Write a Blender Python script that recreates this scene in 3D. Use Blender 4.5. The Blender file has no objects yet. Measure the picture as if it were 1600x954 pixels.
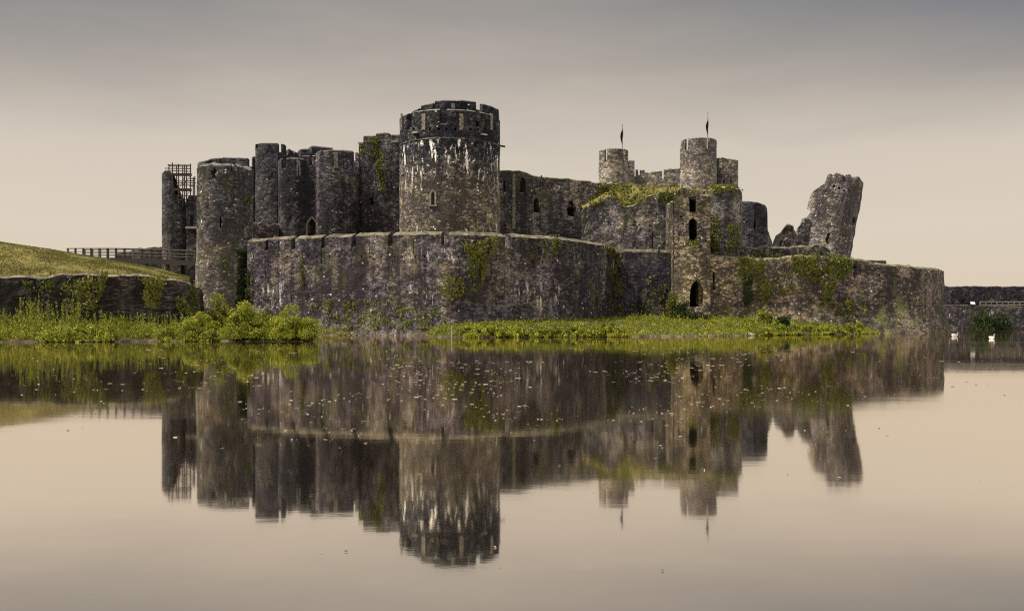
import bpy, bmesh, math, random
import numpy as np
from mathutils import Vector, Matrix, noise as mn
R = math.radians
random.seed(7); rng = np.random.default_rng(7)
S = bpy.context.scene
COL = S.collection

# ------------------------------------------------------------------ camera, sky, sun, exposure
F, YH, H = 1400.0, 500.0, 1.25          # focal length and horizon in photo pixels, eye height in metres
cam = bpy.data.objects.new('camera', bpy.data.cameras.new('camera')); COL.objects.link(cam)
cam.location = (0, 0, H); cam.rotation_euler = (R(90), 0, 0)
cam.data.sensor_width = 36; cam.data.lens = F/1600*36
cam.data.shift_y = (YH-477)/1600
cam.data.clip_start = .1; cam.data.clip_end = 8000
S.camera = cam
S.render.engine = 'CYCLES'
S.cycles.use_denoising = False; S.cycles.filter_width = 1.15
S.cycles.max_bounces = 6; S.cycles.diffuse_bounces = 3; S.cycles.glossy_bounces = 3
S.cycles.transparent_max_bounces = 6
S.view_settings.view_transform = 'Standard'; S.view_settings.look = 'None'
S.view_settings.exposure = 0; S.view_settings.gamma = 1

SUN_DIR = Vector((-.50, -.09, .86)).normalized()   # towards the sun
sl = bpy.data.lights.new('sun', 'SUN'); sl.energy = 4.6; sl.angle = R(4); sl.color = (1, .93, .80)
so = bpy.data.objects.new('sun', sl); COL.objects.link(so)
so.rotation_euler = SUN_DIR.to_track_quat('Z', 'Y').to_euler(); so.location = (-60, -40, 90)

W = bpy.data.worlds.new('World'); S.world = W; W.use_nodes = True

class G:
    """tiny node-graph helper"""
    def __init__(s, nt): s.nt = nt
    def n(s, t, ins=None, **props):
        x = s.nt.nodes.new(t)
        for k, v in props.items(): setattr(x, k, v)
        for k, v in (ins or {}).items(): s.set(x.inputs[k], v)
        return x
    def set(s, sock, v):
        if hasattr(v, 'is_output'): s.nt.links.new(v, sock)
        elif isinstance(v, (tuple, list)):
            v = tuple(v)
            sock.default_value = v+(1,) if len(v) == 3 and sock.type == 'RGBA' else v
        else: sock.default_value = v
    def m(s, op, a, b=0.0, c=0.0, clamp=False):
        x = s.n('ShaderNodeMath', operation=op, use_clamp=clamp)
        s.set(x.inputs[0], a); s.set(x.inputs[1], b); s.set(x.inputs[2], c)
        return x.outputs[0]
    def v(s, op, a, b):
        x = s.n('ShaderNodeVectorMath', operation=op); s.set(x.inputs[0], a); s.set(x.inputs[1], b)
        return x.outputs[0]
    def ss(s, x, lo, hi, a=0.0, b=1.0):
        y = s.n('ShaderNodeMapRange', {'Value': x, 'From Min': lo, 'From Max': hi, 'To Min': a, 'To Max': b}, interpolation_type='SMOOTHSTEP')
        return y.outputs[0]
    def mix(s, f, a, b, mode='MIX'):
        x = s.n('ShaderNodeMix', data_type='RGBA', blend_type=mode)
        s.set(x.inputs[0], f); s.set(x.inputs[6], a); s.set(x.inputs[7], b)
        return x.outputs[2]
    def ramp(s, f, stops, interp='LINEAR'):
        x = s.n('ShaderNodeValToRGB'); s.set(x.inputs[0], f); r = x.color_ramp; r.interpolation = interp
        while len(r.elements) < len(stops): r.elements.new(.5)
        for e, (p, c) in zip(r.elements, stops): e.position = p; e.color = tuple(c)+(1,)
        return x.outputs[0]
    def noise(s, vec, scale=1.0, det=3.0, rough=.55):
        return s.n('ShaderNodeTexNoise', {'Vector': vec, 'Scale': scale, 'Detail': det, 'Roughness': rough}).outputs[0]

g = G(W.node_tree); g.nt.nodes.clear()
tc = g.n('ShaderNodeTexCoord').outputs['Generated']
sky = g.n('ShaderNodeTexSky', sky_type='NISHITA', sun_disc=False)
sky.sun_elevation = math.asin(SUN_DIR.z); sky.sun_rotation = math.atan2(SUN_DIR.x, SUN_DIR.y)
sep = g.n('ShaderNodeSeparateXYZ', {0: tc})
dz = sep.outputs[2]; dx = sep.outputs[0]
cl = g.noise(g.v('MULTIPLY', tc, (2.2, 2.2, 11.0)), 1.0, 5, .55)
cl2 = g.noise(g.v('MULTIPLY', tc, (5.0, 5.0, 24.0)), 1.0, 4, .6)
side = g.m('MULTIPLY', g.m('MULTIPLY', g.m('POWER', g.m('ABSOLUTE', g.m('ADD', dx, .06)), 2.0), .34), g.ss(dz, .14, .32))
el = g.m('ADD', g.m('ADD', dz, side), g.m('MULTIPLY', g.m('SUBTRACT', cl, .5), .075))
el = g.m('ADD', el, g.m('MULTIPLY', g.m('SUBTRACT', cl2, .5), .05))
k = 10.0
def kk(*c): return tuple(k*x for x in c)
cloud = g.ramp(g.m('MULTIPLY', el, 1.0, clamp=True), [
    (0.0, (.72, .605, .465)), (.10, (.725, .63, .51)), (.185, (.665, .585, .485)), (.255, (.51, .45, .385)),
    (.315, (.352, .324, .293)), (.40, (.19, .20, .22)), (.60, (.60, .60, .60)), (1.0, (.80, .80, .80))])
cloud = g.v('MULTIPLY', cloud, (k, k, k))
final = g.mix(.05, cloud, sky.outputs[0])
bg = g.n('ShaderNodeBackground', {'Color': final, 'Strength': .1})
g.n('ShaderNodeOutputWorld', {'Surface': bg.outputs[0]})

# ------------------------------------------------------------------ helpers
def PX(px, d): return (px-800)/F*d
def PZ(py, d): return H+(YH-py)/F*d

def tag(o, label=None, cat=None, group=None, kind=None):
    if label: o['label'] = label
    if cat: o['category'] = cat
    if group: o['group'] = group
    if kind: o['kind'] = kind
    return o
def thing(name, label, cat, loc=(0, 0, 0), group=None):
    o = bpy.data.objects.new(name, None); COL.objects.link(o); o.location = loc; o.empty_display_size = .2
    return tag(o, label, cat, group)
def link(name, me, mat=None, parent=None):
    o = bpy.data.objects.new(name, me); COL.objects.link(o)
    if mat and not me.materials: me.materials.append(mat)
    if parent:
        wl = Vector((0, 0, 0)); p = parent
        while p: wl += p.location; p = p.parent
        me.transform(Matrix.Translation(-wl))
        o.parent = parent
    return o
def bobj(name, bm, mat, parent=None, smooth=False):
    me = bpy.data.meshes.new(name); bm.to_mesh(me); bm.free()
    if smooth: me.polygons.foreach_set('use_smooth', [True]*len(me.polygons))
    return link(name, me, mat, parent)
def recentre(o):
    """top-level mesh: move its origin to the bottom centre of its geometry"""
    co = np.empty(len(o.data.vertices)*3); o.data.vertices.foreach_get('co', co); co = co.reshape(-1, 3)
    c = Vector(((co[:, 0].min()+co[:, 0].max())/2, (co[:, 1].min()+co[:, 1].max())/2, co[:, 2].min()))
    o.data.transform(Matrix.Translation(-c)); o.location = c
    return o
def add_box(bm, c, size, rot=None):
    M = Matrix.Translation(c)
    if rot is not None: M = M @ rot
    return bmesh.ops.create_cube(bm, size=1, matrix=M @ Matrix.Diagonal((size[0], size[1], size[2], 1)))['verts']
def add_tube(bm, a, b, r, seg=8, r2=None):
    a = Vector(a); b = Vector(b); q = (b-a).to_track_quat('Z', 'Y').to_matrix().to_4x4()
    bmesh.ops.create_cone(bm, cap_ends=True, segments=seg, radius1=r, radius2=r if r2 is None else r2, depth=(b-a).length, matrix=Matrix.Translation((a+b)/2) @ q)

# ------------------------------------------------------------------ materials
def newmat(name):
    m = bpy.data.materials.new(name); m.use_nodes = True
    gg = G(m.node_tree); gg.nt.nodes.clear()
    return m, gg
def finish(gg, col, rough=.9, bump=None, bs=.5, bd=.05, spec=.3):
    ins = {'Base Color': col, 'Roughness': rough, 'Specular IOR Level': spec}
    if bump is not None:
        ins['Normal'] = gg.n('ShaderNodeBump', {'Strength': bs, 'Distance': bd, 'Height': bump}).outputs[0]
    p = gg.n('ShaderNodeBsdfPrincipled', ins)
    gg.n('ShaderNodeOutputMaterial', {'Surface': p.outputs[0]})

def stone(name, dark, mid, light, cell=(3.3, 3.3, 5.9), zt=None, xt=None, white=0.0, wband=None, wband2=None, speck=.5,
          streak=.6, top=(.30, .27, .17), topmix=.75, green=0.0, seed=0.0, tone=1.0):
    m, q = newmat(name)
    geo = q.n('ShaderNodeNewGeometry'); pos = geo.outputs['Position']
    p0 = q.v('ADD', pos, (seed, seed*1.7, seed*.37))
    warp = q.n('ShaderNodeTexNoise', {'Vector': p0, 'Scale': 1.3, 'Detail': 2.0}).outputs['Color']
    pw = q.v('ADD', q.v('MULTIPLY', p0, cell), q.v('MULTIPLY', warp, (1.0, 1.0, .8)))
    vo = q.n('ShaderNodeTexVoronoi', {'Vector': pw, 'Scale': 1.0, 'Randomness': .9}, voronoi_dimensions='3D')
    ve = q.n('ShaderNodeTexVoronoi', {'Vector': pw, 'Scale': 1.0, 'Randomness': .9}, voronoi_dimensions='3D', feature='DISTANCE_TO_EDGE')
    rnd = q.n('ShaderNodeSeparateColor', {0: vo.outputs['Color']})
    z = q.n('ShaderNodeSeparateXYZ', {0: pos})
    big = q.noise(p0, .22, 4, .6)
    med = q.noise(p0, 1.1, 4, .65)
    fine = q.noise(p0, 6.0, 4, .75)
    stv = q.noise(q.v('MULTIPLY', p0, (1.15, 1.15, .07)), 1.0, 4, .6)
    st2 = q.noise(q.v('MULTIPLY', p0, (.42, .42, .05)), 1.0, 3, .55)
    f = q.m('ADD', q.m('MULTIPLY', rnd.outputs[0], .48), q.m('MULTIPLY', q.m('SUBTRACT', med, .5), .95))
    f = q.m('ADD', f, q.m('MULTIPLY', q.m('SUBTRACT', fine, .5), .68))
    f = q.m('ADD', f, q.m('MULTIPLY', q.m('SUBTRACT', big, .5), 1.15))
    f = q.m('ADD', f, q.m('MULTIPLY', q.m('SUBTRACT', stv, .5), .85*streak))
    f = q.m('ADD', f, q.m('MULTIPLY', q.m('SUBTRACT', st2, .5), 1.25*streak), clamp=True)
    mid2 = tuple(a*.55+b*.45 for a, b in zip(mid, light))
    base = q.ramp(f, [(.0, tuple(c*.6 for c in dark)), (.22, dark), (.48, mid), (.72, mid2), (.95, light)])
    # hue drift: violet sandstone against warm grey
    hue = q.noise(q.v('ADD', p0, (31, 7, 3)), .55, 3, .6)
    base = q.mix(q.ss(hue, .35, .65), q.mix(1.0, base, (.97, .94, 1.02), 'MULTIPLY'), q.mix(1.0, base, (1.06, 1.0, .84), 'MULTIPLY'))
    mort = q.ss(ve.outputs[0], .0, .09)
    base = q.mix(q.m('MULTIPLY', q.m('SUBTRACT', 1.0, mort), .45), base, tuple(c*.35 for c in dark))
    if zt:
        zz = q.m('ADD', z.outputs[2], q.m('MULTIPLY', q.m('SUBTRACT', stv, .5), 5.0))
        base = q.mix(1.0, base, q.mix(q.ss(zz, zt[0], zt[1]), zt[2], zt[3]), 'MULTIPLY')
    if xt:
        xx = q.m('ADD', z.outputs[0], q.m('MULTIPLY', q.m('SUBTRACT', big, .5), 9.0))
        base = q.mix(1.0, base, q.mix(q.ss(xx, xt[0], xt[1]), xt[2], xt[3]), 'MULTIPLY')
    dk = q.ss(stv, .46, .30)
    base = q.mix(q.m('MULTIPLY', dk, .62*streak), base, tuple(c*.5 for c in dark))
    # pale lichen specks and single pale stones
    vs = q.n('ShaderNodeTexVoronoi', {'Vector': q.v('MULTIPLY', p0, (2.4, 2.4, 2.9)), 'Scale': 1.0, 'Randomness': 1.0}, voronoi_dimensions='3D')
    vr = q.n('ShaderNodeSeparateColor', {0: vs.outputs['Color']})
    sp = q.m('MULTIPLY', q.ss(vs.outputs[0], .27, .15), q.ss(vr.outputs[1], .74, .80))
    sp = q.m('MULTIPLY', sp, q.ss(med, .42, .58))
    base = q.mix(q.m('MULTIPLY', sp, speck), base, (.50, .47, .42))
    if white:
        wn = q.noise(q.v('MULTIPLY', q.v('ADD', p0, (9, 4, 2)), (1.9, 1.9, .42)), 1.0, 6, .62)
        wm = q.m('MULTIPLY', q.ss(wn, .57, .65), q.ss(fine, .33, .54))
        wd = q.n('ShaderNodeTexNoise', {'Vector': q.v('MULTIPLY', p0, (1.1, 1.1, .5)), 'Scale': 1.0, 'Detail': 3.0}).outputs['Color']
        w2 = q.noise(q.v('ADD', q.v('MULTIPLY', p0, (3.4, 3.4, 1.3)), q.v('MULTIPLY', wd, (2.5, 2.5, 2.5))), 1.0, 5, .7)
        wm = q.m('MAXIMUM', wm, q.m('MULTIPLY', q.ss(w2, .575, .68), .7))
        bands = None
        for b in (wband, wband2):
            if b:
                e = q.m('MULTIPLY', q.ss(z.outputs[2], b[0], b[1]), q.ss(z.outputs[2], b[3], b[2]))
                e = q.m('MULTIPLY', e, q.ss(big, b[4], b[4]+.10)) if len(b) > 4 else e
                bands = e if bands is None else q.m('MAXIMUM', bands, e)
        base = q.mix(q.m('MULTIPLY', q.m('MULTIPLY', wm, bands), white), base, (.66, .63, .57))
    if green:
        gn = q.noise(q.v('MULTIPLY', q.v('ADD', p0, (3, 14, 5)), (.8, .8, .30)), 1.0, 5, .65)
        base = q.mix(q.m('MULTIPLY', q.ss(gn, .52, .64), green), base, (.075, .085, .022))
    nz = q.n('ShaderNodeSeparateXYZ', {0: geo.outputs['True Normal']}).outputs[2]
    tm = q.m('MULTIPLY', q.ss(nz, .25, .6), topmix)
    tcol = q.mix(q.ss(q.noise(p0, 1.6, 5, .75), .35, .62), top, tuple(c*.3 for c in top))
    base = q.mix(tm, base, tcol)
    base = q.mix(1.0, base, (2.06*tone, 2.06*tone, 2.08*tone), 'MULTIPLY')
    hgt = q.m('ADD', q.m('MULTIPLY', q.ss(ve.outputs[0], 0, .16), .8), q.m('ADD', q.m('MULTIPLY', rnd.outputs[1], .55), q.m('MULTIPLY', fine, .6)))
    finish(q, base, .93, hgt, .85, .075, .15)
    return m

D0, M0, L0 = (.036, .034, .039), (.098, .089, .092), (.29, .255, .205)
M = {}
M['bastion'] = stone('bastion_masonry', (.033, .028, .032), (.089, .076, .077), (.27, .225, .175), white=.6, wband=(1.8, 2.8, 3.8, 5.0, .47), wband2=(5.8, 6.4, 7.0, 7.6, .53), speck=.8,
                     streak=1.0, top=(.165, .145, .09), topmix=.8, green=.25, zt=(6.6, 7.4, (1, 1, 1), (.78, .80, .86)), tone=1.16)
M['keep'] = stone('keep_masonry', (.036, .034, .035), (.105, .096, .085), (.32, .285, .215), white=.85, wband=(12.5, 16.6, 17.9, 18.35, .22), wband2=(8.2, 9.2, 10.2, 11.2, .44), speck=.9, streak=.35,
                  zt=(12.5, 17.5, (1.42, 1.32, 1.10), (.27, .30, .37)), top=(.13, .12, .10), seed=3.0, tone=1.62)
M['grey'] = stone('dark_grey_masonry', D0, (.08, .077, .082), (.21, .19, .165), seed=11.0, streak=.7, speck=.7, zt=(8, 15, (1.0, .98, .94), (.80, .82, .88)), top=(.12, .11, .095), tone=1.05)
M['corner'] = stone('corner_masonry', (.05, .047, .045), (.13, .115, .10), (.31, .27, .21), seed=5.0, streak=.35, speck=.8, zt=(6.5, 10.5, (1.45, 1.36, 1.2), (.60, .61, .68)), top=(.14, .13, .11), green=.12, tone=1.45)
M['drum'] = stone('gatehouse_masonry', (.03, .028, .033), (.075, .07, .073), (.24, .205, .175), seed=17.0, streak=1.0, speck=.5, zt=(13.0, 16.5, (1, .96, .94), (1.1, 1.12, 1.15)), top=(.14, .125, .10))
M['hall'] = stone('hall_masonry', (.042, .039, .041), (.112, .102, .098), (.29, .255, .20), seed=23.0, streak=.9, speck=.7, top=(.22, .21, .10), green=.2, tone=1.20)
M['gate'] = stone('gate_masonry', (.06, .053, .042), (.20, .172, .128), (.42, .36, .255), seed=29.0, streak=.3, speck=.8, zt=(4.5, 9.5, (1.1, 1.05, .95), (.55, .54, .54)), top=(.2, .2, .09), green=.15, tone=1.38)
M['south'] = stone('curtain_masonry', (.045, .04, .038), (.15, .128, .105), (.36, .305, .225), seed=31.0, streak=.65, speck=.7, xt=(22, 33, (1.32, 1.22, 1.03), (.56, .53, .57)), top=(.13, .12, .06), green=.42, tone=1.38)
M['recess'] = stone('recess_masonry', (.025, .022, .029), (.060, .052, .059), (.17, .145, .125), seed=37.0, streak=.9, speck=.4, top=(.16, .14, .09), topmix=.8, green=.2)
M['ruin'] = stone('ruin_masonry', (.042, .038, .039), (.115, .103, .098), (.31, .27, .21), seed=41.0, streak=.55, speck=.7, top=(.13, .115, .08), green=.1, tone=1.10)
M['lean'] = stone('leaning_masonry', (.05, .045, .045), (.13, .117, .107), (.32, .28, .215), seed=43.0, streak=.9, speck=.7, top=(.11, .10, .085), tone=1.38)
M['east'] = stone('east_masonry', (.09, .083, .078), (.21, .188, .162), (.42, .37, .29), cell=(2.0, 2.0, 3.6), seed=47.0, streak=.25, speck=.5, zt=(27, 33, (1, 1, 1), (.62, .62, .66)), top=(.2, .18, .15), tone=1.30)
M['dam'] = stone('dam_masonry', (.022, .02, .024), (.05, .045, .05), (.13, .115, .105), seed=53.0, streak=.6, speck=.5, top=(.12, .11, .08), white=.6, wband=(.3, .8, 2.2, 3.2, .45))
M['slate'] = stone('slate_masonry', (.020, .017, .017), (.05, .042, .040), (.12, .10, .085), cell=(2.2, 2.2, 8.5), seed=59.0, streak=.6, speck=.25, top=(.20, .17, .115), topmix=.8, green=.15)

def plain(name, col, rough=.7, var=.25, scale=3.0, metal=0.0, spec=.3):
    m, q = newmat(name)
    n = q.noise(q.n('ShaderNodeNewGeometry').outputs['Position'], scale, 4, .6)
    c = q.mix(q.ss(n, .3, .7), tuple(x*(1-var) for x in col), tuple(min(1, x*(1+var)) for x in col))
    p = q.n('ShaderNodeBsdfPrincipled', {'Base Color': c, 'Roughness': rough, 'Metallic': metal, 'Specular IOR Level': spec,
        'Normal': q.n('ShaderNodeBump', {'Strength': .3, 'Distance': .02, 'Height': n}).outputs[0]})
    q.n('ShaderNodeOutputMaterial', {'Surface': p.outputs[0]})
    return m
M['dress'] = plain('dressed_stone', (.26, .235, .19), .85, .5, 5)
M['palestone'] = plain('pale_ledge_stone', (.52, .48, .40), .85, .25, 5)
M['dark'] = plain('dark_glass', (.012, .013, .015), .25, .2)
M['deckstone'] = plain('roof_deck_stone', (.12, .11, .10), .95)
M['timber'] = plain('weathered_timber', (.085, .07, .058), .8, .35, 6)
M['paletimber'] = plain('pale_timber', (.24, .215, .175), .8, .25, 6)
M['darktimber'] = plain('dark_timber', (.035, .028, .024), .8, .3, 6)
M['tubes'] = plain('rusty_scaffold_tube', (.085, .060, .052), .6, .4, 8)
M['plank'] = plain('scaffold_plank', (.10, .065, .055), .85, .3, 5)
M['polewhite'] = plain('painted_pole', (.35, .33, .30), .5)
M['flag'] = plain('dark_flag_cloth', (.022, .022, .03), .9, .3, 6)
M['swan'] = plain('white_feathers', (.66, .64, .59), .8, .06, 9)
M['beak'] = plain('orange_beak', (.45, .13, .02), .5)
M['gull'] = plain('gull_feathers', (.62, .61, .58), .8, .15, 9)
M['signwhite'] = plain('sign_panel_white', (.75, .74, .70), .5, .04)
M['rock'] = plain('shore_rock', (.36, .32, .26), .9, .4, 4)
M['bark'] = plain('bark', (.07, .055, .04), .9, .35, 8)

def leafmat(name, cols, trans=.16):
    m, q = newmat(name)
    geo = q.n('ShaderNodeNewGeometry')
    r = geo.outputs['Random Per Island']
    n = q.noise(geo.outputs['Position'], .75, 4, .65)
    f = q.m('ADD', q.m('MULTIPLY', r, .45), q.m('MULTIPLY', q.ss(n, .33, .67), .55), clamp=True)
    c = q.ramp(f, [(i/(len(cols)-1), x) for i, x in enumerate(cols)])
    d = q.n('ShaderNodeBsdfPrincipled', {'Base Color': c, 'Roughness': .6, 'Specular IOR Level': .25})
    t = q.n('ShaderNodeBsdfTranslucent', {'Color': q.mix(1.0, c, (1.25, 1.3, .6), 'MULTIPLY')})
    x = q.n('ShaderNodeMixShader', {0: trans, 1: d.outputs[0], 2: t.outputs[0]})
    q.n('ShaderNodeOutputMaterial', {'Surface': x.outputs[0]})
    return m
M['leafbright'] = leafmat('bright_leaves', [(.07, .095, .012), (.20, .225, .020), (.34, .345, .036), (.46, .43, .075)])
M['leafweed'] = leafmat('weed_leaves', [(.07, .09, .012), (.18, .205, .020), (.30, .31, .038), (.42, .39, .09)])
M['leafdark'] = leafmat('dark_leaves', [(.012, .022, .008), (.026, .043, .012), (.045, .065, .016), (.07, .085, .022)])
M['ivygreen'] = leafmat('ivy_leaves', [(.035, .048, .009), (.085, .10, .013), (.17, .18, .024), (.26, .25, .045)])
M['ivypale'] = leafmat('pale_creeper_leaves', [(.06, .07, .012), (.12, .125, .02), (.19, .185, .035), (.25, .23, .06)])
M['drygrass'] = leafmat('dry_grass_blades', [(.07, .075, .018), (.16, .145, .04), (.25, .21, .07), (.33, .28, .12)])

def groundmat(name, a, b, c, scale, bumpd=.08):
    m, q = newmat(name)
    pos = q.n('ShaderNodeNewGeometry').outputs['Position']
    n1 = q.noise(q.v('MULTIPLY', pos, (1.0, .55, 1.0)), scale, 5, .65); n2 = q.noise(pos, scale*9, 4, .7); n3 = q.noise(pos, .13, 3, .5)
    f = q.m('ADD', q.m('MULTIPLY', n1, .75), q.m('ADD', q.m('MULTIPLY', n2, .65), q.m('MULTIPLY', n3, .6)))
    f = q.m('SUBTRACT', f, .4)
    col = q.ramp(f, [(.40, a), (.60, b), (.80, c)])
    finish(q, col, .95, q.m('ADD', n2, n1), .8, bumpd, .1)
    return m
M['lawn'] = groundmat('mown_grass', (.07, .072, .016), (.185, .155, .042), (.31, .24, .10), .55)
M['earth'] = groundmat('bank_earth', (.03, .025, .015), (.10, .082, .048), (.28, .235, .15), 1.6)
M['grit'] = groundmat('lake_bed', (.03, .028, .02), (.05, .045, .03), (.08, .07, .05), .6)

# ------------------------------------------------------------------ masonry builders
def shell(st, closed, z0, thick, chw=.12, chh=.10, batter=(0, 1), rows=None, amp=.05, seed=0.0, ragged=0.0):
    """st: (x, y, nx, ny, ztop) per station. One closed thick wall, returned as a bmesh."""
    bm = bmesh.new()
    zmax = max(s[4] for s in st); rows = rows or max(6, int((zmax-z0)/.55))
    outer, inner = [], []
    for (x, y, nx, ny, zt) in st:
        if ragged:
            zt += ragged*round(mn.noise(Vector((x*1.1+seed, y*1.1, 3.1)))*5)/4 + ragged*.35*mn.noise(Vector((x*4, y*4, seed)))
        col = []
        for k in range(rows+2):
            if k <= rows: z = z0+(zt-chh-z0)*k/rows; off = 0
            else: z = zt; off = -chw
            if batter[0]: off += batter[0]*max(0, 1-(z-z0)/batter[1])**1.4
            a = amp*(mn.noise(Vector((x*1.3+seed, y*1.3, z*1.3)))+.7*mn.noise(Vector((x*3.1, y*3.1+seed, z*3.4)))) if k < rows+1 else 0
            off += a
            jz = amp*.9*mn.noise(Vector((x*1.9, y*1.9, 7.7+seed))) if k >= rows else 0
            col.append(bm.verts.new((x+nx*off, y+ny*off, z+jz)))
        outer.append(col)
        inner.append([bm.verts.new((x-nx*thick, y-ny*thick, z0)), bm.verts.new((x-nx*thick, y-ny*thick, zt-.02))])
    n = len(st)
    for i in range(n if closed else n-1):
        j = (i+1) % n
        for k in range(rows+1):
            bm.faces.new((outer[i][k], outer[j][k], outer[j][k+1], outer[i][k+1]))
        bm.faces.new((outer[i][-1], outer[j][-1], inner[j][1], inner[i][1]))
        bm.faces.new((inner[i][1], inner[j][1], inner[j][0], inner[i][0]))
        bm.faces.new((inner[i][0], inner[j][0], outer[j][0], outer[i][0]))
    if not closed:
        bm.faces.new(list(reversed(outer[0]))+[inner[0][0], inner[0][1]][::1])
        bm.faces.new(outer[-1]+[inner[-1][1], inner[-1][0]])
    bmesh.ops.recalc_face_normals(bm, faces=bm.faces)
    return bm

def cutter(bm, c, w, h, n, depth=3.0, front=.8, kind='arch', jit=0.0):
    """a prism whose outline (width w, bottom at c) points along -n into the wall"""
    n = Vector((n[0], n[1], 0)).normalized(); t = Vector((-n.y, n.x, 0)); c = Vector(c)
    if kind == 'arch':
        s = h-w*.75
        pts = [(-w/2, 0), (w/2, 0), (w/2, s), (w*.40, s+w*.27), (w*.22, s+w*.53), (0, h), (-w*.22, s+w*.53), (-w*.40, s+w*.27), (-w/2, s)]
    elif kind == 'hole':
        pts = [(math.cos(a)*w/2*random.uniform(.75, 1.15), h/2+math.sin(a)*h/2*random.uniform(.8, 1.1)) for a in [2*math.pi*i/11 for i in range(11)]]
    else: pts = [(-w/2, 0), (w/2, 0), (w/2, h), (-w/2, h)]
    pts = [(u+random.uniform(-jit, jit), v+random.uniform(-jit, jit)) for u, v in pts]
    A = [bm.verts.new(c+t*u+Vector((0, 0, v))+n*front) for u, v in pts]
    B = [bm.verts.new(c+t*u+Vector((0, 0, v))-n*depth) for u, v in pts]
    m = len(pts)
    bm.faces.new(A); bm.faces.new(B[::-1])
    for i in range(m): bm.faces.new((A[i], B[i], B[(i+1) % m], A[(i+1) % m]))

def volume(me):
    b = bmesh.new(); b.from_mesh(me); v = b.calc_volume(signed=True); b.free(); return v
def cut(bm, cb, mat):
    """boolean difference, one cutter at a time; a cutter that would spoil the wall is dropped"""
    bmesh.ops.recalc_face_normals(bm, faces=bm.faces)
    if bm.calc_volume(signed=True) < 0: bmesh.ops.reverse_faces(bm, faces=bm.faces)
    bmesh.ops.recalc_face_normals(cb, faces=cb.faces)
    a = bobj('solid', bm, mat)
    # split the cutters into islands
    cb.verts.ensure_lookup_table(); seen = set(); isl = []
    for v in cb.verts:
        if v in seen: continue
        st = [v]; grp = []; seen.add(v)
        while st:
            x = st.pop(); grp.append(x)
            for e in x.link_edges:
                o = e.other_vert(x)
                if o not in seen: seen.add(o); st.append(o)
        isl.append(grp)
    boxes = []; batches = []
    for grp in isl:
        lo = np.min([v.co[:] for v in grp], 0); hi = np.max([v.co[:] for v in grp], 0)
        for bt in batches:
            if not any((lo < h+.05).all() and (l < hi+.05).all() for l, h in bt[1]): bt[0].append(grp); bt[1].append((lo, hi)); break
        else: batches.append(([grp], [(lo, hi)]))
    def run(groups, solver):
        c = bmesh.new()
        for grp in groups:
            mp = {v: c.verts.new(v.co) for v in grp}
            for f in {f for v in grp for f in v.link_faces}: c.faces.new([mp[v] for v in f.verts])
        bmesh.ops.recalc_face_normals(c, faces=c.faces)
        b = bobj('cutter', c, None)
        md = a.modifiers.new('b', 'BOOLEAN'); md.object = b; md.operation = 'DIFFERENCE'; md.solver = solver
        dg = bpy.context.evaluated_depsgraph_get()
        me = bpy.data.meshes.new_from_object(a.evaluated_get(dg))
        a.modifiers.clear(); bpy.data.objects.remove(b)
        return me
    v0 = volume(a.data)
    def good(me, v): return len(me.polygons) > 20 and v*.90 < volume(me) < v*.999999
    def attempt(groups):
        nonlocal v0
        for sv in ('MANIFOLD', 'EXACT'):
            me = run(groups, sv)
            if good(me, v0): a.data = me; v0 = volume(me); return
        if len(groups) > 1:
            h = len(groups)//2; attempt(groups[:h]); attempt(groups[h:])
        else: print('DROPPED CUTTER', mat.name, [round(x, 1) for x in groups[0][0].co])
    for bt in batches: attempt(bt[0])
    cb.free()
    me = a.data; bpy.data.objects.remove(a)
    return me

def drum_theta(px, cx, cy, r):
    th = 0.0
    for _ in range(12):
        X = (px-800)/F*(cy-r*math.cos(th)); th = math.asin(max(-.999, min(.999, (X-cx)/r)))
    return th
def drum_st(cx, cy, r, ztop, gaps, n=112, arc=None, low=0.0, sq=2.0):
    """stations round a drum; gaps: (theta0, theta1, drop); ztop: number or f(theta)"""
    zf = ztop if callable(ztop) else (lambda t: ztop)
    lo, hi = arc if arc else (-math.pi, math.pi)
    ts = [lo+(hi-lo)*i/n for i in range(n+(1 if arc else 0))]; e = .0012
    for a, b, d in gaps: ts = [t for t in ts if abs(t-a) > 3*e and abs(t-b) > 3*e]+[a-e, a+e, b-e, b+e]
    ts.sort(); out = []
    for t in ts:
        z = zf(t)-(low if abs(t) > 1.45 else 0)
        for a, b, d in gaps:
            if a < t < b: z -= d
        q = r/(abs(math.sin(t))**sq+abs(math.cos(t))**sq)**(1/sq)
        out.append((cx+q*math.sin(t), cy-q*math.cos(t), math.sin(t), -math.cos(t), z))
    return out
BACK = lambda d, k=5: [(a-R(6), a+R(6), d) for a in [R(100+160*i/(k-1)) if 100+160*i/(k-1) < 180 else R(100+160*i/(k-1)-360) for i in range(k)] if abs(abs(a)-math.pi) > .12]
def disc(name, cx, cy, r, z, th, mat, parent):
    bm = bmesh.new(); bmesh.ops.create_cone(bm, cap_ends=True, segments=48, radius1=r, radius2=r, depth=th, matrix=Matrix.Translation((cx, cy, z)))
    return bobj(name, bm, mat, parent)

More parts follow.
